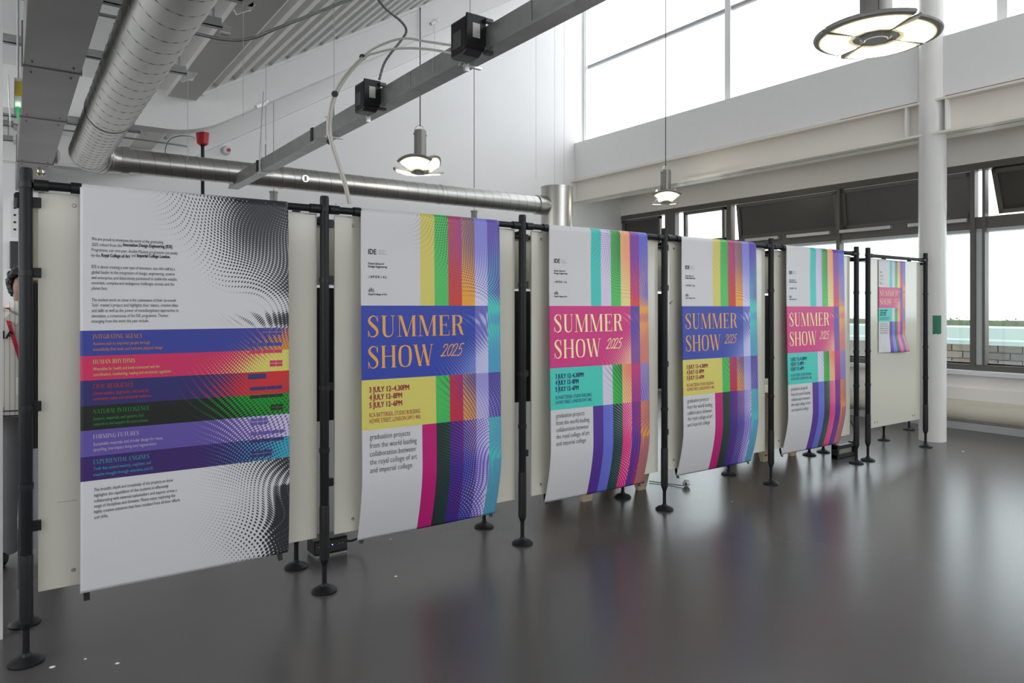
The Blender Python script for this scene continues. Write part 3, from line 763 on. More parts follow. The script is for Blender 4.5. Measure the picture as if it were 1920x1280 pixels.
TXT = (.03, .03, .034); BK = (.02, .02, .022); GRY = (.38, .38, .39)
OR = lin((196, 140, 70), 1.4); CRM = lin((222, 200, 150), 1.4); PNK = lin((160, 45, 75), 1.2); NVY = lin((40, 55, 120), 1.2)
def A_items():
    r = []
    def t(txt, v, u1, u0=172, k='r', cap=6.6, col=TXT, part='body_text'): r.append((k, txt, u0, v, u1, cap, col, part))
    t('We are proud to showcase the work of the graduating', 450, 307)
    t('2025 cohort from the', 460.5, 229); t('Innovation Design Engineering (IDE)', 461, 324, 231.5, 'b')
    t('Programme, our two-year, double Masters programme run jointly', 470.5, 334)
    t('by the', 481, 188); t('Royal College of Art', 481, 244.5, 190.5, 'b'); t('and', 481.3, 255, 247.3); t('Imperial College London.', 481.5, 320, 257.5, 'b')
    for s_, v, u in (('IDE is about creating a new type of innovator, one who will be a', 502.3, 329), ('global leader in the integration of design, engineering, science', 512.5, 328),
        ('and enterprise, and distinctively positioned to tackle the volatile,', 522.8, 333), ('uncertain, complex and ambiguous challenges society and the', 532.7, 327), ('planet face.', 542.8, 202.5),
        ('The student work on show is the culmination of their six-month', 564.8, 330), ("'Solo' master's project and highlights their talents, creative ideas", 574.6, 334),
        ('and skills as well as the power of transdisciplinary approaches to', 584.8, 335), ('innovation, a cornerstone of the IDE programme. Themes', 595, 315), ('emerging from the work this year include:', 604.9, 279)): t(s_, v, u)
    heads = (('INTEGRATING AGENCY', 635.2, 267.6, COL_A[1], ('Assistive tech to empower people through', 647.1, 281), ('accessibility-first tools and inclusive physical design', 657.8, 304.7)),
        ('HUMAN RHYTHMS', 682.3, 253, COL_A[2], ('Wearables for health and body-connected tech for', 694.6, 299.5), ('coordination, monitoring, healing and emotional regulation', 705, 320)),
        ('CIVIC RESILIENCE', 728.3, 250, COL_A[3], ('Citizen systems, diagnostics, and tools for', 740.3, 279), ('community safety and structural resilience', 750.7, 283)),
        ('NATURAL INTELLIGENCE', 775.5, 279.5, COL_A[4], ('Sensors, materials, and systems that', 787.7, 269), ('respond to and support the environment', 797.8, 277)),
        ('FORMING FUTURES', 822.4, 259.5, COL_A[5], ('Sustainable materials and circular design for reuse,', 835, 304.7), ('upcycling, low-impact living and regeneration', 845, 292)),
        ('EXPERIENTIAL ENGINES', 869.4, 278.7, COL_A[6], ('Tools that extend memory, cognition, and', 880.8, 281.7), ('creative thought through wearables and AI', 892, 285.4)))
    for h, v, u, c, l1, l2 in heads:
        col = tuple(x*.85 for x in c[1][:3])
        t(h, v, u, 174.5, 's', 8.2, col, 'theme_heading')
        t(l1[0], l1[1], l1[2], 174.5, 'r', 6.4, col, 'theme_text'); t(l2[0], l2[1], l2[2], 174.5, 'r', 6.4, col, 'theme_text')
    for s_, v, u in (('The breadth, depth and complexity of the projects on show', 919.9, 323), ('highlights the capabilities of the students in effectively', 930.3, 314.7), ('collaborating with external stakeholders and experts across a', 940.7, 330),
        ('range of disciplines and domains. Please enjoy exploring the', 950.6, 327), ('highly creative solutions that have resulted from all their efforts', 960.9, 336), ('and skills.', 971.4, 202)): t(s_, v, u, 176)
    return r
def BC_items(kind):
    h = OR if kind == 'B' else CRM; d = PNK if kind == 'B' else NVY
    r = [('s', 'SUMMER', 690.5, 632.3, 869, 40.5, h, 'title_text'), ('s', 'SHOW', 690.5, 691, 812, 42, h, 'title_text'), ('h', '2025', 825, 667.5, 869, 22, h, 'year_text'),
        ('b', 'IDE', 691.5, 475.8, 707, 10, BK, 'programme_logo'), ('r', 'INNOVATION', 711.5, 470.3, 726, 2.4, GRY, 'logo_small_text'), ('r', 'DESIGN', 711.5, 473.5, 721, 2.4, GRY, 'logo_small_text'), ('r', 'ENGINEERING', 711.5, 476.6, 727.5, 2.4, GRY, 'logo_small_text'),
        ('b', 'Dyson School of', 691.5, 495, 722, 3.9, BK, 'school_name'), ('b', 'Design Engineering', 691.5, 500.7, 727.5, 3.9, BK, 'school_name'),
        ('b', 'Royal College of Art', 692, 552.8, 727, 3.7, BK, 'college_name'),
        ('b', '3 JULY 12–4.30PM', 691.5, 735.7, 766.5, 10.6, d, 'date_text'), ('b', '4 JULY 12–8PM', 691.5, 750, 753, 10.6, d, 'date_text'), ('b', '5 JULY 12–6PM', 691.5, 764.6, 753, 10.6, d, 'date_text'),
        ('r', 'RCA BATTERSEA, STUDIO BUILDING', 691.5, 782.3, 786, 8.6, d, 'address_text'), ('r', 'HOWIE STREET, LONDON SW11 4NL', 691.5, 793.4, 787, 8.6, d, 'address_text')]
    ct = 691.5
    for i, ch in enumerate('IMPERIAL'): r.append(('b' if ch != 'I' else 'b', ch, ct+i*4.62+(1.2 if ch == 'I' else 0), 520.8+.06*i, ct+i*4.62+(1.9 if ch == 'I' else 3.1), 4.7, BK, 'imperial_wordmark'))
    for s_, v, u in (('graduation projects', 824, 767), ('from the world leading', 840, 779), ('collaboration between', 855.5, 776.5), ('the royal college of art', 870.7, 779), ('and imperial college', 886.3, 770)):
        r.append(('l', s_, 692, v, u, 11, TXT, 'body_text'))
    return r
def crest(e, surf, o0, a, z):
    """small crest: crowned shield between two supporters over a scroll"""
    S_ = .00092; vs = []; fs = []
    def poly_(pts):
        k = len(vs)
        for x, y in pts:
            p = surf(a+x*S_, z+y*S_); vs.append(P(p[0], p[1]-.0014, p[2])-o0)
        fs.append(tuple(range(k, k+len(pts))))
    poly_([(13, 12), (19, 12), (19, 7), (16, 3), (13, 7)]); poly_([(13, 15), (14, 18), (15, 16), (16, 19), (17, 16), (18, 18), (19, 15), (19, 14), (13, 14)])
    for sgn in (-1, 1):
        poly_([(16+sgn*x, y) for x, y in ((5, 5), (6, 12), (9, 14), (10, 11), (8, 9), (9, 3), (7, 2))]); poly_([(16+sgn*x, y) for x, y in ((11, 3), (12, 9), (13, 9), (12.5, 3))])
        poly_([(16+sgn*x, y) for x, y in ((1, 0), (12, 1), (13, 2), (12, 2.5), (1, 1.6))])
    me = bpy.data.meshes.new('crest'); me.from_pydata(vs, [], fs); me.materials.append(inkmat(BK))
    bm = bmesh.new(); bm.from_mesh(me)
    for f in bm.faces:
        if f.normal.y > 0: f.normal_flip()
    bm.to_mesh(me); bm.free()
    o = bpy.data.objects.new('crest', me); C.objects.link(o); o.parent = e

e, sf_, o0 = make_poster('A', PX[0][0], PX[0][1], 'long white exhibition text banner with coloured bands and black halftone dots', .012, zbot=-.829)
letter(e, sf_, o0, place(PX[0][0], A_items()))
# name blocks at the right end of the bands, split by thin lines
def blk(u0, u1, v0, v1, ci, lines, hl=True):
    i0 = place(PX[0][0], [('r', '', u0, v1, u1, v1-v0, BK, '')])[0]
    a0, wd, zb, cp = i0[2], i0[3], i0[4], i0[5]
    patch(e, sf_, o0, a0, a0+wd, zb, zb+cp, COL_A[ci][0][:3], 'name_block')
    for f in lines: patch(e, sf_, o0, a0+wd*f-.0004, a0+wd*f+.0004, zb, zb+cp, COL_A[ci][1][:3], 'block_line', .0014)
    if hl: patch(e, sf_, o0, a0, a0+wd, zb+cp*.48, zb+cp*.52+.0004, COL_A[ci][1][:3], 'block_line', .0014)
blk(492, 528, 617, 628, 1, (.35, .7)); blk(466, 528, 643, 649.5, 1, (.25, .5, .75), False); blk(466, 528, 657, 663, 2, (.4, .75), False); blk(505, 528.5, 675.5, 687, 2, (.5,))
blk(464, 498, 701, 711, 3, (), False); blk(467, 528, 725.5, 732, 3, (.5, .8), False); blk(467, 529, 741, 747, 4, (.3, .55, .8), False); blk(506, 529.5, 758, 769, 4, (.5,))
blk(468, 500, 784.5, 797, 5, (.4, .75)); blk(468, 531, 809.5, 816, 5, (.2, .6, .85), False); blk(468, 531, 824, 830, 6, (.3, .6), False); blk(469, 508, 845, 857, 6, (.3, .6))

spec = [('B', 1, 'nearest blue summer show banner, orange title, second banner from the left', .048),
        ('C', 2, 'nearest pink summer show banner, cream title, third banner from the left', .048),
        ('B', 3, 'second blue summer show banner, smaller in view, fourth banner from the left', .048),
        ('C', 4, 'second pink summer show banner, farthest of the hanging banners', .048)]
for kd, i, lb, fl in spec:
    x0, W_ = PX[i]
    e, sf_, o0 = make_poster(kd, x0, W_, lb, fl)
    it = place(PX[1][0], BC_items(kd)); letter(e, sf_, o0, it); crest(e, sf_, o0, .026, .0575)
SCL = .375
e, sf_, o0 = make_poster('C', 4.755, .607, 'small pink and teal summer show poster stuck on the far right board', 0, scale=.60, zscale=.515, ztop=.322, yface=2.4345, hang=False)
letter(e, sf_, o0, place(PX[1][0], BC_items('C'))); crest(e, sf_, o0, .026, .0575)

# ------------------------------------------------------------------ ducts and services overhead
DZ, DY, DX = .955, 5.2, .405
R1, R2 = .110, .080
e = empty('round_duct', (DX, 3, DZ-R1), 'large round spiral steel duct running overhead and bending right to an upright duct', 'duct')
def seam(e, p0, axis, L_, r, pitch):
    m = MB(); pts = []
    N = int(L_/pitch*20)
    for i in range(N+1):
        a = 2*math.pi*i/20; d = L_*i/N
        c, s_ = math.cos(a)*r, math.sin(a)*r
        pts.append((p0[0]+c, p0[1]+d, p0[2]+s_) if axis == 'y' else (p0[0]+d, p0[1]+c, p0[2]+s_))
    m.tube(pts, .0015, 5); m.build('spiral_seam', M_seam, e, smooth=True)
MB().tube([(DX, -2.2, DZ), (DX, 3.92, DZ)], R1, 48).build('duct_run', M_duct, e, smooth=True)
MB().tube([(DX, 3.92, DZ), (DX, DY-.16, DZ)], R1*.97, 48).build('duct_run', M_duct, e, smooth=True)
MB().tube([(DX, 3.90, DZ), (DX, 3.915, DZ)], R1*1.02, 48).build('joint_band', M_seam, e, smooth=True)
seam(e, (DX, .5, DZ), 'y', 3.40, R1*1.0, .125); seam(e, (DX, 3.93, DZ), 'y', 1.1, R1*.97, .078)
el = []; er = []
for i in range(9):
    a = R90*i/8; el.append((DX+.16-.16*math.cos(a), DY-.16+.16*math.sin(a), DZ)); er.append(R1*.97+(R2*1.08-R1*.97)*(i/8)**2)
MB().tube([(DX, DY-.17, DZ)]+el+[(DX+.22, DY, DZ)], [R1*.99]+er+[R2*1.08], 48).build('elbow', M_duct, e, smooth=True)
for i in (2, 4, 6):
    d = (Vector(el[i+1])-Vector(el[i-1])).normalized()*.002; c_ = Vector(el[i])
    MB().tube([c_-d, c_+d], er[i]*1.012, 40).build('elbow_seam', M_seam, e, smooth=True)
MB().tube([(DX+.19, DY, DZ), (DX+.235, DY, DZ)], R2*1.13, 40).build('collar', M_duct, e, smooth=True)
MB().tube([(DX+.2, DY, DZ), (4.05, DY, DZ)], R2, 44).build('duct_run', M_duct, e, smooth=True)
seam(e, (DX+.24, DY, DZ), 'x', 3.72, R2, .092)
for x in (1.62, 2.95):
    MB().tube([(x, DY, DZ), (x+.012, DY, DZ)], R2*1.04, 40).build('joint_band', M_duct, e, smooth=True)
MB().tube([(3.98, DY, DZ), (4.06, DY, DZ), (4.075, DY, DZ), (4.12, DY, DZ)], [R2*1.12, R2*1.12, R2*1.04, R2*1.04], 40).build('collar', M_duct, e, smooth=True)
# round access cap on the duct side
MB().tube([(1.78, DY-R2-.012, DZ-.005), (1.78, DY-R2+.02, DZ-.005)], .026, 24).build('access_cap', M_silver, e, smooth=True)
MB().box(1.772, 1.788, DY-R2-.016, DY-R2-.011, DZ-.022, DZ+.012).build('cap_handle', M_seam, e)
MB().tube([(4.23, DY, -1), (4.23, DY, 1.136)], .15, 48).build('vertical_duct', M_duct, e, smooth=True)
MB().tube([(4.23, DY, 1.13), (4.23, DY, 1.142)], .154, 48).build('end_cap', M_duct, e, smooth=True)

# flat rectangular duct
e = empty('rectangular_duct', (.135, 4, .90), 'flat rectangular sheet steel duct running overhead at the left', 'duct')
segs = [-2.2, .9, 2.0, 3.19, 4.05, 5.30, YB]
for a, b in zip(segs[:-1], segs[1:]):
    MB().box(.045, .228, a+.003, b-.003, .90, 1.06).build('duct_section', M_rect, e, bevel=.004)
for y in segs[1:-1]:
    MB().box(.040, .233, y-.008, y+.008, .896, 1.064).build('flange', M_rect, e)
for y in segs[1:-1]:
    for dx in (.07, .20):
        for dy in (-.07, .07):
            MB().lathe((dx, y+dy, .8955), [(.004, 0), (.004, .005)], 8).build('bolt', M_seam, e)
# channels under the ceiling that carry the ducts
def channel(y, x0, x1, z, label):
    e = MB().box(x0, x1, y-.014, y+.014, z, z+.004).box(x0, x1, y-.014, y-.011, z, z+.04).box(x0, x1, y+.011, y+.014, z, z+.04).build('support_channel', M_rail, label=label, cat='bracket', group='steel channels below the ceiling')
    for x in (x0+.03, x1-.03): MB().tube([(x, y, z+.03), (x, y, ZC)], .005, 8).build('threaded_rod', M_rail, e)
    MB().box(x1, x1+.035, y-.03, y+.02, z-.02, z+.01).build('end_bracket', M_silver, e)
channel(2.88, -.9, .75, 1.2, 'zinc channel nearest the top edge of the picture above the big duct')
channel(3.20, -.9, .745, 1.2, 'second zinc channel from the top, ending beside the curved conduit')
channel(3.94, -.9, .745, 1.2, 'third zinc channel from the top, with bracket left of the roof beam')
channel(5.45, -.9, .74, 1.2, 'zinc channel just beyond the white roof beam')
channel(5.75, -.9, .03, 1.2, 'short zinc channel left of the flat duct, second before the back wall')
channel(6.25, -.9, .03, 1.2, 'short zinc channel left of the flat duct, nearest the back wall')
# conduit sweeping from the channels up along the deck
cp = [(-.3, 3.26, 1.17), (.2, 3.25, 1.17), (.6, 3.24, 1.17), (.78, 3.235, 1.17), (.88, 3.20, 1.19), (1.0, 3.12, 1.25), (1.6, 2.9, 1.58), (2.2, 2.7, 1.90)]
MB().tube(crom(cp, 6), .007, 10).build('conduit', M_rail, smooth=True, label='thin steel conduit curving from the channels up along the sloping roof', cat='conduit')
cp = [(-.2, 5.52, 1.17), (.5, 5.5, 1.17), (.95, 5.5, 1.165), (1.05, 5.5, 1.16)]
MB().tube(crom(cp, 5), .006, 10).build('conduit', M_rail, smooth=True, label='short straight conduit under the channel beyond the roof beam', cat='conduit')

# slim cable trunking on hangers
TX, TZ = 1.33, .905
e = empty('cable_trunking', (TX, 3, TZ-.038), 'long galvanised cable trunking running diagonally overhead', 'trunking')
jy = [-1.2, 1.72, 2.52, 3.35, 4.2, 5.35]
for a, b in zip(jy[:-1], jy[1:]):
    m = MB().box(TX-.03, TX+.03, a+.002, b-.002, TZ-.034, TZ+.036); m.build('trunking_length', M_tray, e, bevel=.003)
MB().box(TX-.036, TX+.034, -1.2, 5.35, TZ-.044, TZ-.034).build('lower_flange', M_tray, e)
for y in (3.62, 4.62):
    MB().box(TX-.034, TX+.034, y, y+.03, TZ-.036, TZ+.04).build('coupler', M_blackpl, e)
for y in (1.42, 2.33):
    MB().box(TX-.0315, TX-.030, y, y+.006, TZ-.02, TZ+.03).build('lid_clip', M_silver, e)
for y in (3.40, 4.55, 2.12):
    h = MB().box(TX-.045, TX+.045, y-.008, y+.008, TZ-.056, TZ-.050).box(TX-.045, TX+.045, y-.008, y+.008, TZ+.046, TZ+.048).box(TX-.038, TX-.035, y-.008, y+.008, TZ-.056, TZ+.05).build('hanger', M_white if y > 3 else M_silver, e)
    MB().tube([(TX, y, TZ+.05), (TX, y, TZ+.13)], .006, 8).build('turnbuckle', M_rail, h)
    MB().tube([(TX, y, TZ+.13), (TX, y, roof(TX)-.012)], .0016, 6).build('hanger_wire', M_thin, h)
MB().tube([(TX-.02, 4.62, TZ+.05), (TX-.03, 4.5, 1.35)], .003, 6).build('tie_rod', M_rail, e)

def jbox(y, label):
    e = empty('control_box', (TX, y, TZ-.08), label, 'control box', 'control boxes on the trunking')
    s = .058
    z0 = TZ
    # body sits on the trunking's side facing the room; deep box with chamfered underside
    MB().prism([(y-.055, z0-.045), (y-.02, z0-.062), (y+.045, z0-.062), (y+.055, z0-.05), (y+.055, z0+.062), (y-.055, z0+.062)], 'x', TX-.10, TX-.034).build('body', M_boxp, e, bevel=.004)
    MB().prism([(y-.058, z0-.040), (y-.05, z0-.050), (y-.05, z0+.064), (y-.058, z0+.066)], 'x', TX-.106, TX-.030).build('rear_flange', M_blackpl, e, bevel=.003)
    MB().box(TX-.104, TX-.100, y-.045, y+.045, z0-.05, z0+.054).build('cover', M_blackpl, e, bevel=.002)
    MB().box(TX-.1052, TX-.1045, y-.02, y+.032, z0-.035, z0+.02).build('print_panel', mat('dark_print_panel', (.06, .06, .06), .4, noise=.4, nscale=90), e)
    MB().box(TX-.083, TX-.055, y-.0595, y-.0585, z0-.012, z0+.036).build('rating_label', M_lab, e)
    for dz in (.05, -.055): MB().box(TX-.040, TX-.012, y-.075, y-.055, z0+dz-.006, z0+dz+.006).build('fixing_lug', M_boxp, e)
    MB().box(TX-.045, TX-.028, y+.05, y+.062, z0-.085, z0+.07).build('bracket', M_silver, e)
jbox(2.85, 'smaller charcoal control box on the trunking, fed by the ribbed conduit')
jbox(2.03, 'larger charcoal control box on the trunking, fed by two grey cables')

def pxpts(lst): return [tuple(atY(u, v, Y)) for u, v, Y in lst]
c1 = crom(pxpts([(866, 88, 2.06), (800, 78, 2.2), (757, 72, 2.3), (715, 84, 2.38), (683, 104, 2.42), (650, 138, 2.44), (627, 175, 2.44), (617, 215, 2.43), (617, 255, 2.42), (630, 300, 2.42), (645, 345, 2.42), (653, 382, 2.42)]), 6)
c2 = crom(pxpts([(866, 103, 2.05), (800, 92, 2.2), (745, 91, 2.3), (705, 99, 2.38), (684, 108, 2.41), (654, 140, 2.43), (632, 176, 2.43), (622, 215, 2.42), (621, 255, 2.41), (634, 300, 2.41), (649, 345, 2.41), (657, 382, 2.41)]), 6)
e = empty('power_cables', c1[-1], 'pair of grey cables looping from the larger control box down to the rail', 'cable')
MB().tube(c1, .0042, 8).build('cable', M_cable, e, smooth=True); MB().tube(c2, .0042, 8).build('cable', M_cable, e, smooth=True)
for u, v in ((680, 107), (628, 176), (619, 265)):
    p = atY(u, v, 2.425)
    MB().tube([p+Vector((-.004, -.005, -.002)), p+Vector((.004, .005, .002))], .011, 14).build('cable_tie', M_blackpl, e)
cf = crom(pxpts([(700, -14, 2.70), (722, 15, 2.72), (752, 40, 2.74), (762, 58, 2.76), (752, 76, 2.78), (735, 97, 2.80), (720, 120, 2.83), (711, 150, 2.85)]), 8)
e = empty('ribbed_conduit', cf[-1], 'dark ribbed flexible conduit dropping from the roof into the smaller control box', 'conduit')
rs = [.0062 if i % 2 else .0048 for i in range(len(cf))]
MB().tube(cf, rs, 10).build('ribbed_hose', M_flex, e, smooth=True)
MB().tube([tuple(atY(630, 382, 2.42)), (fx[1][0]+.04, FY, ZR+.012)], .003, 6).build('tie_cord', M_cable, e)

# beam clamps with drop wires
def clamp(u, v, Y, lab):
    p = atY(u, v, Y)
    d = Vector((1, 0, .6)).normalized()
    e = MB().bar(p-d*.035, p+d*.035, .012, .02).bar(p+d*.02, p+d*.05+Vector((0, 0, .008)), .02, .012).build('beam_clamp', M_silver, label=lab, cat='clamp', group='silver clamps on the roof beam')
    MB().tube([p, p+Vector((0, 0, .035))], .002, 6).build('pin', M_silver, e)
    MB().tube([p, (p.x, p.y, p.z-.42)], .0012, 5).build('drop_wire', M_thin, e)
clamp(490, 197, 4.77, 'silver clamp on the roof beam edge above the trunking, left one')
clamp(815, 42, 4.77, 'silver clamp on the roof beam edge beside the tall lamp wire, right one')
clamp(352, 146, 3.92, 'small silver clamp at the ceiling band near the big duct')
clamp(456, 18, 2.86, 'small silver clamp at the ceiling band near the top edge')
for u, v0, v1, Y, lab in ((1005, 30, 333, 6.3, 'left'), (1040, 50, 350, 6.3, 'middle'), (1058, 45, 350, 6.3, 'right')):
    p = atY(u, v1, Y); MB().tube([(p.x, p.y, p.z), (p.x, p.y, roof(p.x)-.012)], .0018, 5).build('hanging_wire', M_thin, label='thin pale wire against the back wall, %s of the three near the wall corner' % lab, cat='wire', group='thin wires by the back wall')
for u, v1, Y, lab in ((498, 262, 5.6, 'thin pale wire hanging left of the trunking hanger'), (228, 200, 4.2, 'thin pale wire hanging between the flat duct and the round duct')):
    p = atY(u, v1, Y); MB().tube([(p.x, p.y, p.z), (p.x, p.y, roof(p.x)-.012)], .0014, 5).build('hanging_wire', M_thin, label=lab, cat='wire')

# red cone sounder on a black pole, wall sounder, ceiling speaker
p = atY(380, 262, 5.62)
e = empty('red_beacon', (p.x, p.y, p.z-.3), 'red tapered cap on a black pole above the duct', 'beacon')
MB().lathe(p, [(.028, -.04), (.040, -.03), (.047, .045), (.05, .05)], 8).build('red_cap', M_red, e)
MB().lathe((p.x, p.y, -1), [(.09, 0), (.09, .01), (.013, .02), (.013, p.z+1-.05), (.018, p.z+1-.045), (.018, p.z+1-.035)], 12).build('pole', M_blackpl, e, smooth=True)
p = atY(425, 282, YB-.01)
e = empty('wall_sounder', tuple(p), 'small round white alarm with red centre on the back wall', 'alarm')
MB().tube([(p.x, YB, p.z), (p.x, YB-.02, p.z), (p.x, YB-.035, p.z)], [.042, .042, .03], 24).build('base', M_white, e, smooth=True)
MB().tube([(p.x+.012, YB-.035, p.z), (p.x+.012, YB-.045, p.z)], .016, 16).build('red_lens', M_red, e, smooth=True)
p = atY(100, 300, 5.6)
e = empty('ceiling_speaker', tuple(p), 'white round detector beside the far end of the flat duct', 'detector')
MB().tube([(.228, 5.45, p.z), (.26, 5.45, p.z), (.275, 5.45, p.z)], [.05, .05, .03], 28).build('dome', M_white, e, smooth=True)
for k, (u, v, m) in enumerate(((76, 312, M_brass), (85, 320, M_silver))):
    p = atY(u, v, 5.55); MB().lathe((p.x-.01, 5.55, .862), [(.008, 0), (.014, .012), (.008, .02), (.01, .038)], 12).build('sprinkler', m, smooth=True, label='%s sprinkler head under the far end of the flat duct' % ('brass' if k == 0 else 'silver'), cat='sprinkler')
cw_ = crom(pxpts([(312, 300, 5.9), (310, 280, 5.9), (318, 262, 5.9), (335, 255, 5.9), (352, 255, 5.9), (362, 257, 6.2), (366, 260, 6.49)]), 5)
MB().tube(cw_, .004, 6).build('cable', M_flex, smooth=True, label='thin grey cable curving beside the red cap on the back wall', cat='cable')
# exit sign seen edge-on
e = empty('exit_sign', tuple(atY(33, 212, 3.3)), 'white hanging sign seen edge-on with green glow at the upper left', 'sign')
a = atY(34, 175, 3.3); xs_ = a.x
MB().box(xs_-.012, xs_+.012, 3.3, 3.42, a.z-.055, a.z+.06).build('housing', M_white, e, bevel=.003)
MB().box(xs_-.004, xs_+.004, 3.28, 3.44, a.z-.075, a.z-.055).build('sign_blade', M_green, e)
MB().box(xs_-.010, xs_+.0125, 3.296, 3.2995, a.z-.01, a.z+.045).build('sticker', M_yel, e)
MB().lathe((xs_, 3.296, a.z-.045), [(.004, 0), (.004, .006)], 8).build('indicator', M_led, e)
b = MB().add([(xs_-.032, 3.27, a.z+.06), (xs_-.028, 3.27, a.z+.06), (xs_-.022, 3.29, a.z-.11), (xs_-.026, 3.29, a.z-.11), (xs_-.032, 3.5, a.z+.06), (xs_-.028, 3.5, a.z+.06), (xs_-.022, 3.45, a.z-.11), (xs_-.026, 3.45, a.z-.11)],
    [(0, 1, 2, 3), (4, 7, 6, 5), (0, 4, 5, 1), (1, 5, 6, 2), (2, 6, 7, 3), (3, 7, 4, 0)]).build('side_plate', M_white, e)
MB().tube([(xs_, 3.36, a.z+.06), (xs_, 3.36, ZC-.03)], .004, 8).build('rod', M_thin, e)
MB().lathe((xs_, 3.36, ZC-.03), [(.02, 0), (.02, .03)], 16).build('ceiling_cup', M_blackpl, e)

# ------------------------------------------------------------------ pendant lamps with four hinged wings
def pendant(x, y, z, label, folds, rot=0, glow=True, rad=.19, wire=True):
    """z = height of the wing plane; folds = tilt of each wing in degrees (0 flat, positive folds down)"""
    e = empty('pendant_lamp', (x, y, z), label, 'lamp', 'pendant lamps with four wings')
    br = .046; bh = .30
    ri = .060
    MB().lathe((x, y, z+.02), [(br*.8, 0), (br, .008), (br, bh), (br*.9, bh+.004)], 28).build('driver_body', M_lampgrey, e, smooth=True)
    for a in (.6, 2.2, 3.8, 5.4):
        MB().box(x+math.cos(a)*br-.002, x+math.cos(a)*br+.002, y+math.sin(a)*br-.002, y+math.sin(a)*br+.002, z+.03, z+.02+bh-.01).build('groove', M_seam, e)
    MB().lathe((x, y, z-.008), [(.040, 0), (.048, .006), (.048, .030)], 24).build('hub', M_lampgrey, e, smooth=True)
    MB().lathe((x, y, z-.0125), [(.034, 0), (.036, .005)], 24).build('hub_cap', mat('hub_cap_grey', (.40, .40, .38), .35), e, smooth=True)
    # bail
    ba = [(x+math.cos(t)*br*1.05, y, z+.02+bh-.02+math.sin(t)*.062) for t in [math.pi*i/10 for i in range(11)]]
    MB().tube(ba, .0028, 6).build('bail', M_silver, e, smooth=True)
    for sx in (-1, 1): MB().tube([(x+sx*br, y, z+bh-.01), (x+sx*(br+.01), y, z+bh-.01)], .005, 8).build('bail_bolt', M_seam, e)
    MB().tube([(x, y, z+bh+.055), (x, y, roof(x)-.012)], .0042 if wire else .003, 8).build('suspension', M_wire, e)
    for q in range(4):
        am = rot+R90*q; ang = math.radians(folds[q])
        ca, sa = math.cos(am), math.sin(am)
        def T(p):      # p = (radial, tangential, up) hinged at radial = ri*.75 ; folding down by ang
            r_, t_, u_ = p; r0 = ri*.72
            rr_ = r0+(r_-r0)*math.cos(ang)+u_*math.sin(ang); uu = -(r_-r0)*math.sin(ang)+u_*math.cos(ang)
            return (x+ca*rr_-sa*t_, y+sa*rr_+ca*t_, z+uu)
        n_ = 10; half = math.radians(43)
        def sector(r0, r1, u0, u1, hf, rectin=True):
            m = MB(); out = [(r1*math.cos(-hf+2*hf*i/n_), r1*math.sin(-hf+2*hf*i/n_)) for i in range(n_+1)]
            inn = [(r0*math.cos(hf), r0*math.sin(hf)), (r0*.98, r0*math.sin(hf)*.4), (r0*.98, -r0*math.sin(hf)*.4), (r0*math.cos(-hf), r0*math.sin(-hf))]
            pts = out+inn; N = len(pts)
            m.add([T((a, b, u0)) for a, b in pts]+[T((a, b, u1)) for a, b in pts], [tuple(range(N)), tuple(range(N, 2*N))[::-1]]+[(i, (i+1) % N, (i+1) % N+N, i+N) for i in range(N)])
            return m
        wg = sector(ri*.8, rad+.006, -.002, .012, half).build('wing', M_lampgrey, e)
        rim = MB(); 
        ro = [T(((rad+.008)*math.cos(-half+2*half*i/n_), (rad+.008)*math.sin(-half+2*half*i/n_), .006)) for i in range(n_+1)]
        rim.tube(ro, .008, 8).build('rim', M_lampgrey, wg, smooth=True)
        sector(ri*1.18, rad*.985, -.0045, -.0022, half*.97).build('lens', M_lens if glow else M_white, wg)
        sector(ri*1.45, rad*.94, -.007, -.0046, half*.90).build('diffuser', M_glow if glow else M_white, wg)
    for sg in (.3, 2.0):
        c_ = Vector((x+math.cos(sg)*.09, y+math.sin(sg)*.09, z+.015))
        MB().tube([c_+Vector((math.cos(t)*.022, 0, math.sin(t)*.026)) for t in [math.pi*i/10-.2 for i in range(12)]], .002, 6).build('cable_loop', M_flex, e, smooth=True)
    return e
cdir = math.atan2(1.2, 2.35)
pendant(2.33, 1.20, .892, 'large lit ring lamp with four glowing wings at the top right', (3, -2, -3, 4), rot=math.radians(20), rad=.176)
pendant(2.54, 4.76, 1.02, 'lit pendant lamp in front of the duct, wings tilted towards the camera', (-42, -48, -9, -9), rot=math.radians(-138))
pendant(5.22, 4.74, 1.02, 'lit pendant lamp before the dark window frame with wings folded sideways', (-40, -72, -11, -72), rot=math.radians(-132))
for u, v, Y, lab in ((513, 359, 5.95, 'top of a grey cylinder lamp showing above the right end of the text banner'), (889, 395, 5.95, 'top of a grey cylinder lamp showing above the stripes of the nearest blue banner')):
    p = atY(u, v, Y); e = empty('cylinder_lamp', (p.x, p.y, p.z-.3), lab, 'lamp')
    MB().lathe((p.x, p.y, p.z-.3), [(.030, 0), (.030, .30)], 20).build('body', M_lampgrey, e, smooth=True)
    MB().lathe((p.x, p.y, p.z-.012), [(.036, 0), (.036, .012)], 20).build('cap', M_lampgrey, e, smooth=True)
    MB().tube([p, (p.x, p.y, roof(p.x)-.012)], .002, 6).build('suspension', M_wire, e)
p = atY(889, 330, 4.9); MB().tube([(p.x, p.y, .985), (p.x, p.y, roof(p.x)-.012)], .0028, 6).build('hanging_wire', M_wire, label='dark wire hanging in front of the duct right of the lit pendant', cat='wire')

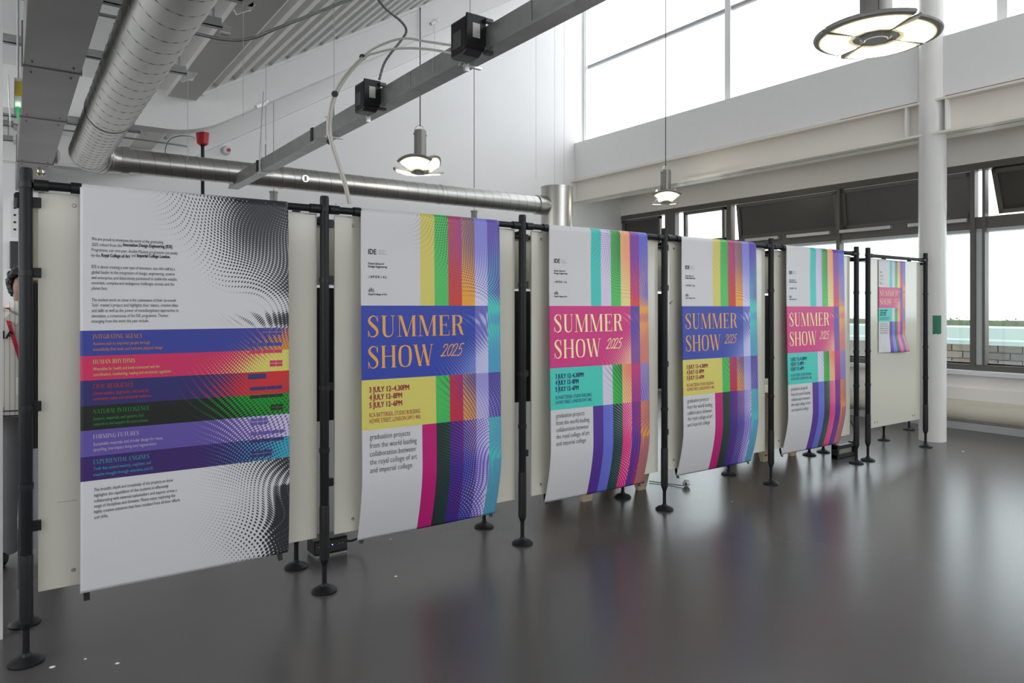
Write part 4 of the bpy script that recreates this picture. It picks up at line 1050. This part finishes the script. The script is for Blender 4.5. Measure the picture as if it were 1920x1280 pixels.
# ------------------------------------------------------------------ small things on the floor
e = empty('power_supply', (1.06, 2.80, -1), 'black power supply box with tiny blue light under the first gap', 'power supply')
MB().box(.995, 1.135, 2.755, 2.84, -.992, -.932).build('case', M_blackpl, e, bevel=.006)
MB().box(1.0, 1.13, 2.750, 2.756, -.985, -.94).build('front_plate', M_boxp, e, bevel=.002)
for x, m in ((1.012, M_rail), (1.068, M_bled), (1.098, M_rail), (1.112, M_rail)): MB().tube([(x, 2.75, -.957), (x, 2.748, -.957)], .0022, 8).build('indicator', m, e)
MB().box(1.0, 1.13, 2.75, 2.84, -1.0, -.992).build('foot_strip', M_rail, e)
cb = crom([(1.137, 2.79, -.965), (1.165, 2.78, -.968), (1.20, 2.765, -.95), (1.215, 2.76, -.91), (1.22, 2.755, -.85), (1.22, 2.755, -.5)], 6)
MB().tube(cb, .0045, 8).build('lead', M_blackpl, e, smooth=True)

def trestle(x0, x1, y, label):
    e = empty('plywood_plinth', ((x0+x1)/2, y, -1), label, 'plinth', 'plywood plinths behind the boards')
    for x in (x0, x1):
        f = MB().prism([(x-.028, -1), (x+.028, -1), (x+.075, -.86), (x-.075, -.86)], 'y', y-.012, y+.012).build('leg_foot', M_wood, e)
        MB().box(x-.012, x+.012, y-.0135, y-.0125, -.965, -.955).build('stamp', mat('dark_stamp', (.12, .08, .05), .7), f)
    for x in (x0, x1):
        MB().prism([(x-.028, -1), (x+.028, -1), (x+.075, -.86), (x-.075, -.86)], 'y', y+.25, y+.274).build('leg_foot', M_wood, e)
    MB().box(x0-.09, x1+.09, y-.02, y+.28, -.86, -.55).build('plinth_box', M_wood, e, bevel=.003)
trestle(2.44, 2.84, 2.76, 'plywood plinth with tapered feet under the nearest pink banner')
trestle(4.02, 4.33, 2.80, 'plywood plinth with tapered feet left of the second pink banner bottom')
e = empty('black_case', (4.56, 2.56, -1), 'low black equipment case behind the feet of the close post pair', 'case')
for z in (-.985, -.925): MB().box(4.45, 4.68, 2.55, 2.585, z-.012, z+.012).build('bar', M_blackpl, e, bevel=.003)
for x in (4.45, 4.66): MB().box(x, x+.02, 2.545, 2.59, -1, -.905).build('end_block', M_blackpl, e, bevel=.003)
MB().box(4.47, 4.66, 2.565, 2.575, -.973, -.937).build('inner_plate', M_brass if False else mat('dull_plate', (.25, .24, .2), .5), e)
MB().box(4.685, 4.70, 2.545, 2.57, -.985, -.93).build('white_plug', M_white, e, bevel=.002)
MB().tube(crom([(4.46, 2.57, -.91), (4.44, 2.60, -.88), (4.47, 2.62, -.86), (4.46, 2.60, -.83)], 6), .012, 8).build('coiled_lead', M_blackpl, e, smooth=True)
MB().tube(crom([(4.665, 2.56, -.92), (4.70, 2.57, -.86), (4.70, 2.58, -.80), (4.66, 2.60, -.74)], 6), .003, 6).build('lead', M_blackpl, e, smooth=True)
p = atZ(1287, 912, -1)
e = empty('clear_plug', tuple(p), 'small pale knobbly plug lying on the floor under the second blue banner', 'plug')
MB().lathe((p.x, p.y, -1), [(.008, 0), (.018, .008), (.021, .02), (.016, .034), (.006, .040)], 10).build('head', mat('pale_plug', (.6, .6, .58), .25, noise=.5, nscale=50), e)
for a in range(5):
    MB().lathe((p.x+.018*math.cos(a*1.25), p.y+.018*math.sin(a*1.25), -.99), [(.003, 0), (.006, .008), (.003, .018)], 6).build('knob', M_blackpl if a % 2 else M_white, e)
q = atZ(1222, 905, -1)
MB().tube([(p.x-.02, p.y, -.992), ((p.x+q.x)/2, (p.y+q.y)/2+.01, -.996), (q.x, q.y+.02, -.994)], .0028, 6).build('lead', M_flex, e, smooth=True)
# specks of paint on the floor
for i, (u, v) in enumerate(((732, 1010), (742, 1080), (98, 1250), (1373, 940), (1648, 872), (1806, 846), (160, 1235), (220, 1243), (1310, 930))):
    p = atZ(u, v, -1); a = .004+.002*(i % 3)
    fl = C.objects['floor']
    MB().lathe((p.x, p.y, -1.0), [(a, 0), (a*.8, .0006)], 7).build('paint_speck', M_white, fl)

# things behind the left end of the stands
p = atY(27, 475, YB)
MB().box(p.x-.03, p.x+.07, YB-.05, YB-.001, p.z-.12, p.z+.09).build('wall_speaker', M_boxp, label='dark upright box on the back wall above the person', cat='speaker', bevel=.01)
p = atY(29, 410, YB)
e = empty('notice', tuple(p), 'white paper notice with small dark marks on the back wall', 'notice')
MB().box(p.x-.03, p.x+.09, YB-.006, YB-.001, p.z-.14, p.z+.14).build('paper', M_white, e)
for k in range(4): MB().box(p.x-.012, p.x+.004, YB-.0075, YB-.006, p.z-.09+k*.055, p.z-.075+k*.055).build('mark', M_blackpl, e)

# ------------------------------------------------------------------ person behind the left post
def skin(name, joints, bones, m, parent, sub=2, flat=None):
    """joints: name -> (x, y, z, r) metres relative to the person's floor point"""
    bm = bmesh.new(); ly = bm.verts.layers.skin.verify(); V = {}
    for i, (k, (x, y, z, r)) in enumerate(joints.items()):
        v = bm.verts.new((x, y, z)); rr_ = r if isinstance(r, tuple) else (r, r); v[ly].radius = rr_; V[k] = v
        if i == 0: v[ly].use_root = True
    for a, b in bones: bm.edges.new((V[a], V[b]))
    me = bpy.data.meshes.new(name); bm.to_mesh(me); bm.free(); me.materials.append(m)
    o = bpy.data.objects.new(name, me); C.objects.link(o)
    sk = o.modifiers.new('skin', 'SKIN'); sk.use_smooth_shade = True; sk.branch_smoothing = .5
    sb = o.modifiers.new('sub', 'SUBSURF'); sb.levels = sub; sb.render_levels = sub
    dg = bpy.context.evaluated_depsgraph_get(); dg.update()
    me2 = bpy.data.meshes.new_from_object(o.evaluated_get(dg), depsgraph=dg)
    o.modifiers.clear(); o.data = me2; me2.name = name
    for p_ in me2.polygons: p_.use_smooth = True
    if not me2.materials: me2.materials.append(m)
    o.parent = parent
    return o
px, py = .055, 3.42
pe = empty('person', (px, py, -1), 'person with curly black hair, pinstriped shirt and red lanyard, half hidden by the left post', 'person')
sg = lambda s, d: {k % s: v for k, v in d.items()}
J = {'pelvis': (0, 0, .94, .13), 'waist': (0, 0, 1.08, .12), 'chest': (0, 0, 1.28, (.15, .12)), 'neckb': (0, .01, 1.46, .065), 'neck': (0, 0, 1.52, .055), 'head': (.01, -.02, 1.62, .085), 'crown': (.015, -.01, 1.70, .07)}
Bn = [('pelvis', 'waist'), ('waist', 'chest'), ('chest', 'neckb'), ('neckb', 'neck'), ('neck', 'head'), ('head', 'crown')]
for s_, n_ in ((-1, 'r'), (1, 'l')):
    J.update({'sh'+n_: (s_*.18, .0, 1.41, .06), 'el'+n_: (s_*.235, .0, 1.12, .045), 'wr'+n_: (s_*.20, -.14, .92, .030), 'ha'+n_: (s_*.18, -.19, .87, (.04, .022)),
              'hp'+n_: (s_*.10, 0, .88, .095), 'kn'+n_: (s_*.11, -.02, .49, .062), 'an'+n_: (s_*.12, .01, .10, .042), 'to'+n_: (s_*.13, -.10, .05, .035)})
    Bn += [('chest', 'sh'+n_), ('sh'+n_, 'el'+n_), ('el'+n_, 'wr'+n_), ('wr'+n_, 'ha'+n_), ('pelvis', 'hp'+n_), ('hp'+n_, 'kn'+n_), ('kn'+n_, 'an'+n_), ('an'+n_, 'to'+n_)]
    for fi, (dx, dl, sp) in enumerate(((-.024, .055, .0), (-.008, .065, .0), (.008, .06, .0), (.022, .045, .0))):
        J['f%d%s' % (fi, n_)] = (s_*.18+dx, -.225, .84, .010); J['g%d%s' % (fi, n_)] = (s_*.18+dx, -.225-.01, .84-dl*.8, .008)
        Bn += [('ha'+n_, 'f%d%s' % (fi, n_)), ('f%d%s' % (fi, n_), 'g%d%s' % (fi, n_))]
    J['t'+n_] = (s_*.18-s_*.045, -.20, .87, .011); J['tt'+n_] = (s_*.18-s_*.055, -.22, .835, .009); Bn += [('ha'+n_, 't'+n_), ('t'+n_, 'tt'+n_)]
body = skin('body', J, Bn, M_skin, pe)
# face and ears
def ball(c, r, name, m, par, sc=(1, 1, 1), n=12):
    bm = bmesh.new(); bmesh.ops.create_uvsphere(bm, u_segments=n+4, v_segments=n, radius=r)
    for v in bm.verts: v.co = Vector((v.co.x*sc[0], v.co.y*sc[1], v.co.z*sc[2]))
    me = bpy.data.meshes.new(name); bm.to_mesh(me); bm.free(); me.materials.append(m)
    for p_ in me.polygons: p_.use_smooth = True
    o = bpy.data.objects.new(name, me); C.objects.link(o); o.parent = par; o.location = c; return o
for s_ in (-1, 1):
    ball((.01+s_*.082, -.005, 1.615), .028, 'ear', M_skin, pe, (.4, .7, 1.1))
    ball((.01+s_*.032, -.092, 1.63), .012, 'eye', M_white, pe); ball((.01+s_*.032, -.099, 1.63), .007, 'iris', M_blackpl, pe)
    MB().tube([(-.014*1+.01+s_*.032, -.100, 1.652), (.014+.01+s_*.032, -.100, 1.652)], .004, 6).build('eyebrow', M_hair, None, raw=True).parent = pe
    C.objects[[o.name for o in C.objects if o.name.startswith('eyebrow')][-1]].location = (.01+s_*.032, -.098, 1.65)
ball((.01, -.108, 1.60), .016, 'nose', M_skin, pe, (.8, 1, 1.3)); ball((.01, -.098, 1.565), .018, 'mouth', mat('lips', (.22, .08, .07), .4), pe, (1.2, .35, .3))
hr = bmesh.new(); rn = random.Random(5)
for i in range(330):
    th = rn.uniform(0, 2*math.pi); ph = rn.uniform(-.75, 1.5)
    d = Vector((math.cos(th)*math.cos(ph), math.sin(th)*math.cos(ph), math.sin(ph)))
    if d.y < -.45 and d.z < .35: continue
    c_ = Vector((.012, .012, 1.655))+Vector((d.x*.088, d.y*.095, d.z*.10)); r_ = rn.uniform(.016, .028)
    bmesh.ops.create_icosphere(hr, subdivisions=1, radius=r_, matrix=Matrix.Translation(c_)@Matrix.Rotation(rn.uniform(0, 3), 4, 'X'))
me = bpy.data.meshes.new('hair'); hr.to_mesh(me); hr.free(); me.materials.append(M_hair); ho = bpy.data.objects.new('hair', me); C.objects.link(ho); ho.parent = pe
def loft(rings, name, m, n=28, caps=False, par=None):
    m_ = MB(); k = 0; vs = []; fs = []
    for (cx, cy, cz, rx, ry) in rings:
        for j in range(n): a = 2*math.pi*j/n; vs.append((cx+rx*math.cos(a), cy+ry*math.sin(a), cz))
    for i in range(len(rings)-1):
        for j in range(n): fs.append((i*n+j, i*n+(j+1) % n, (i+1)*n+(j+1) % n, (i+1)*n+j))
    me = bpy.data.meshes.new(name); me.from_pydata(vs, [], fs); me.materials.append(m)
    for p_ in me.polygons: p_.use_smooth = True
    o = bpy.data.objects.new(name, me); C.objects.link(o); o.parent = par or pe; return o
ms_ = mat('pinstripe_shirt', (.52, .50, .45), .8)
n_ = ms_.node_tree.nodes; l_ = ms_.node_tree.links
tc = n_.new('ShaderNodeTexCoord'); sx = n_.new('ShaderNodeSeparateXYZ'); l_.new(tc.outputs['Object'], sx.inputs[0])
mm = n_.new('ShaderNodeMath'); mm.operation = 'PINGPONG'; mm.inputs[1].default_value = .0125; l_.new(sx.outputs['X'], mm.inputs[0])
lt = n_.new('ShaderNodeMath'); lt.operation = 'LESS_THAN'; lt.inputs[1].default_value = .0014; l_.new(mm.outputs[0], lt.inputs[0])
mx = n_.new('ShaderNodeMix'); mx.data_type = 'RGBA'; mx.inputs[6].default_value = (.52, .50, .45, 1); mx.inputs[7].default_value = (.16, .15, .14, 1)
l_.new(lt.outputs[0], mx.inputs[0]); l_.new(mx.outputs[2], n_['Principled BSDF'].inputs['Base Color'])
shirt = loft([(0, 0, .875, .205, .165), (0, 0, .95, .20, .16), (0, 0, 1.10, .19, .155), (0, 0, 1.28, .20, .16), (0, 0, 1.38, .21, .15), (0, .005, 1.44, .17, .12), (0, .01, 1.475, .115, .10), (0, .01, 1.51, .085, .085), (0, .012, 1.54, .078, .08)], 'shirt', ms_)
loft([(0, 0, .877, .2065, .1665), (0, 0, .884, .2065, .1665)], 'hem_stripe', M_blackpl); loft([(0, 0, .905, .206, .166), (0, 0, .912, .2055, .1655)], 'hem_stripe', M_blackpl)
for s_ in (-1, 1):
    sl_ = [(s_*.17, 0, 1.44, .075, .085), (s_*.205, 0, 1.36, .078, .085), (s_*.235, -.005, 1.22, .075, .08), (s_*.25, -.01, 1.14, .075, .078)]
    loft(sl_, 'sleeve', ms_)
    loft([(s_*.10, 0, .93, .115, .14), (s_*.105, -.005, .75, .10, .115), (s_*.11, -.01, .5, .085, .09), (s_*.118, 0, .25, .08, .085), (s_*.12, .0, .06, .085, .09)], 'trouser_leg', mat('grey_trousers', (.30, .30, .31), .8, noise=.15, nscale=7, bump=.4, bscale=9))
    ball((s_*.125, -.055, .045), .05, 'shoe', M_blackpl, pe, (.95, 2.5, .9))
# collar, lanyard, letters, badge
def strip(pts, wd, name, m, par=pe):
    vs = []; fs = []
    for i, p_ in enumerate(pts):
        p_ = Vector(p_); a = Vector(pts[max(i-1, 0)]); b = Vector(pts[min(i+1, len(pts)-1)]); d = (b-a).normalized(); sd = d.cross(Vector((0, -1, 0))).normalized()*wd/2
        vs += [tuple(p_+sd), tuple(p_-sd)]
    for i in range(len(pts)-1): fs.append((2*i, 2*i+1, 2*i+3, 2*i+2))
    me = bpy.data.meshes.new(name); me.from_pydata(vs, [], fs); me.materials.append(m); o = bpy.data.objects.new(name, me); C.objects.link(o); o.parent = par
    so = o.modifiers.new('t', 'SOLIDIFY'); so.thickness = .002; return o
M_lan = mat('red_ribbon', (.45, .01, .03), .6)
lanyard = strip([(-.085, -.05, 1.50), (-.085, -.115, 1.44), (-.075, -.158, 1.40), (-.05, -.172, 1.30), (-.02, -.168, 1.18), (0, -.162, 1.10)], .02, 'lanyard', M_lan)
strip([(.085, -.05, 1.50), (.085, -.115, 1.44), (.075, -.158, 1.40), (.05, -.172, 1.30), (.02, -.168, 1.18), (0, -.162, 1.10)], .02, 'lanyard', M_lan)
MB().box(-.045, .045, -.166, -.163, 1.0, 1.1).build('badge', M_white, None, raw=True).parent = pe
C.objects['badge'].location = (0, -.168, 1.0)
strip([(-.095, -.02, 1.50), (-.10, -.08, 1.48), (-.085, -.125, 1.455), (-.03, -.145, 1.42)], .05, 'collar', ms_); strip([(.095, -.02, 1.50), (.10, -.08, 1.48), (.085, -.125, 1.455), (.03, -.145, 1.42)], .05, 'collar', ms_)
vs, fs = sans('MIA', .03)
vv = [((-.165+x*.12), -.1585-.01*(1-((-.165+x*.12)/.2)**2), 1.325+y*.045) for x, y in vs]
me = bpy.data.meshes.new('chest_lettering'); me.from_pydata(vv, [], fs); me.materials.append(M_blackpl); o = bpy.data.objects.new('chest_lettering', me); C.objects.link(o); o.parent = pe

bpy.data.objects.remove(fobj)
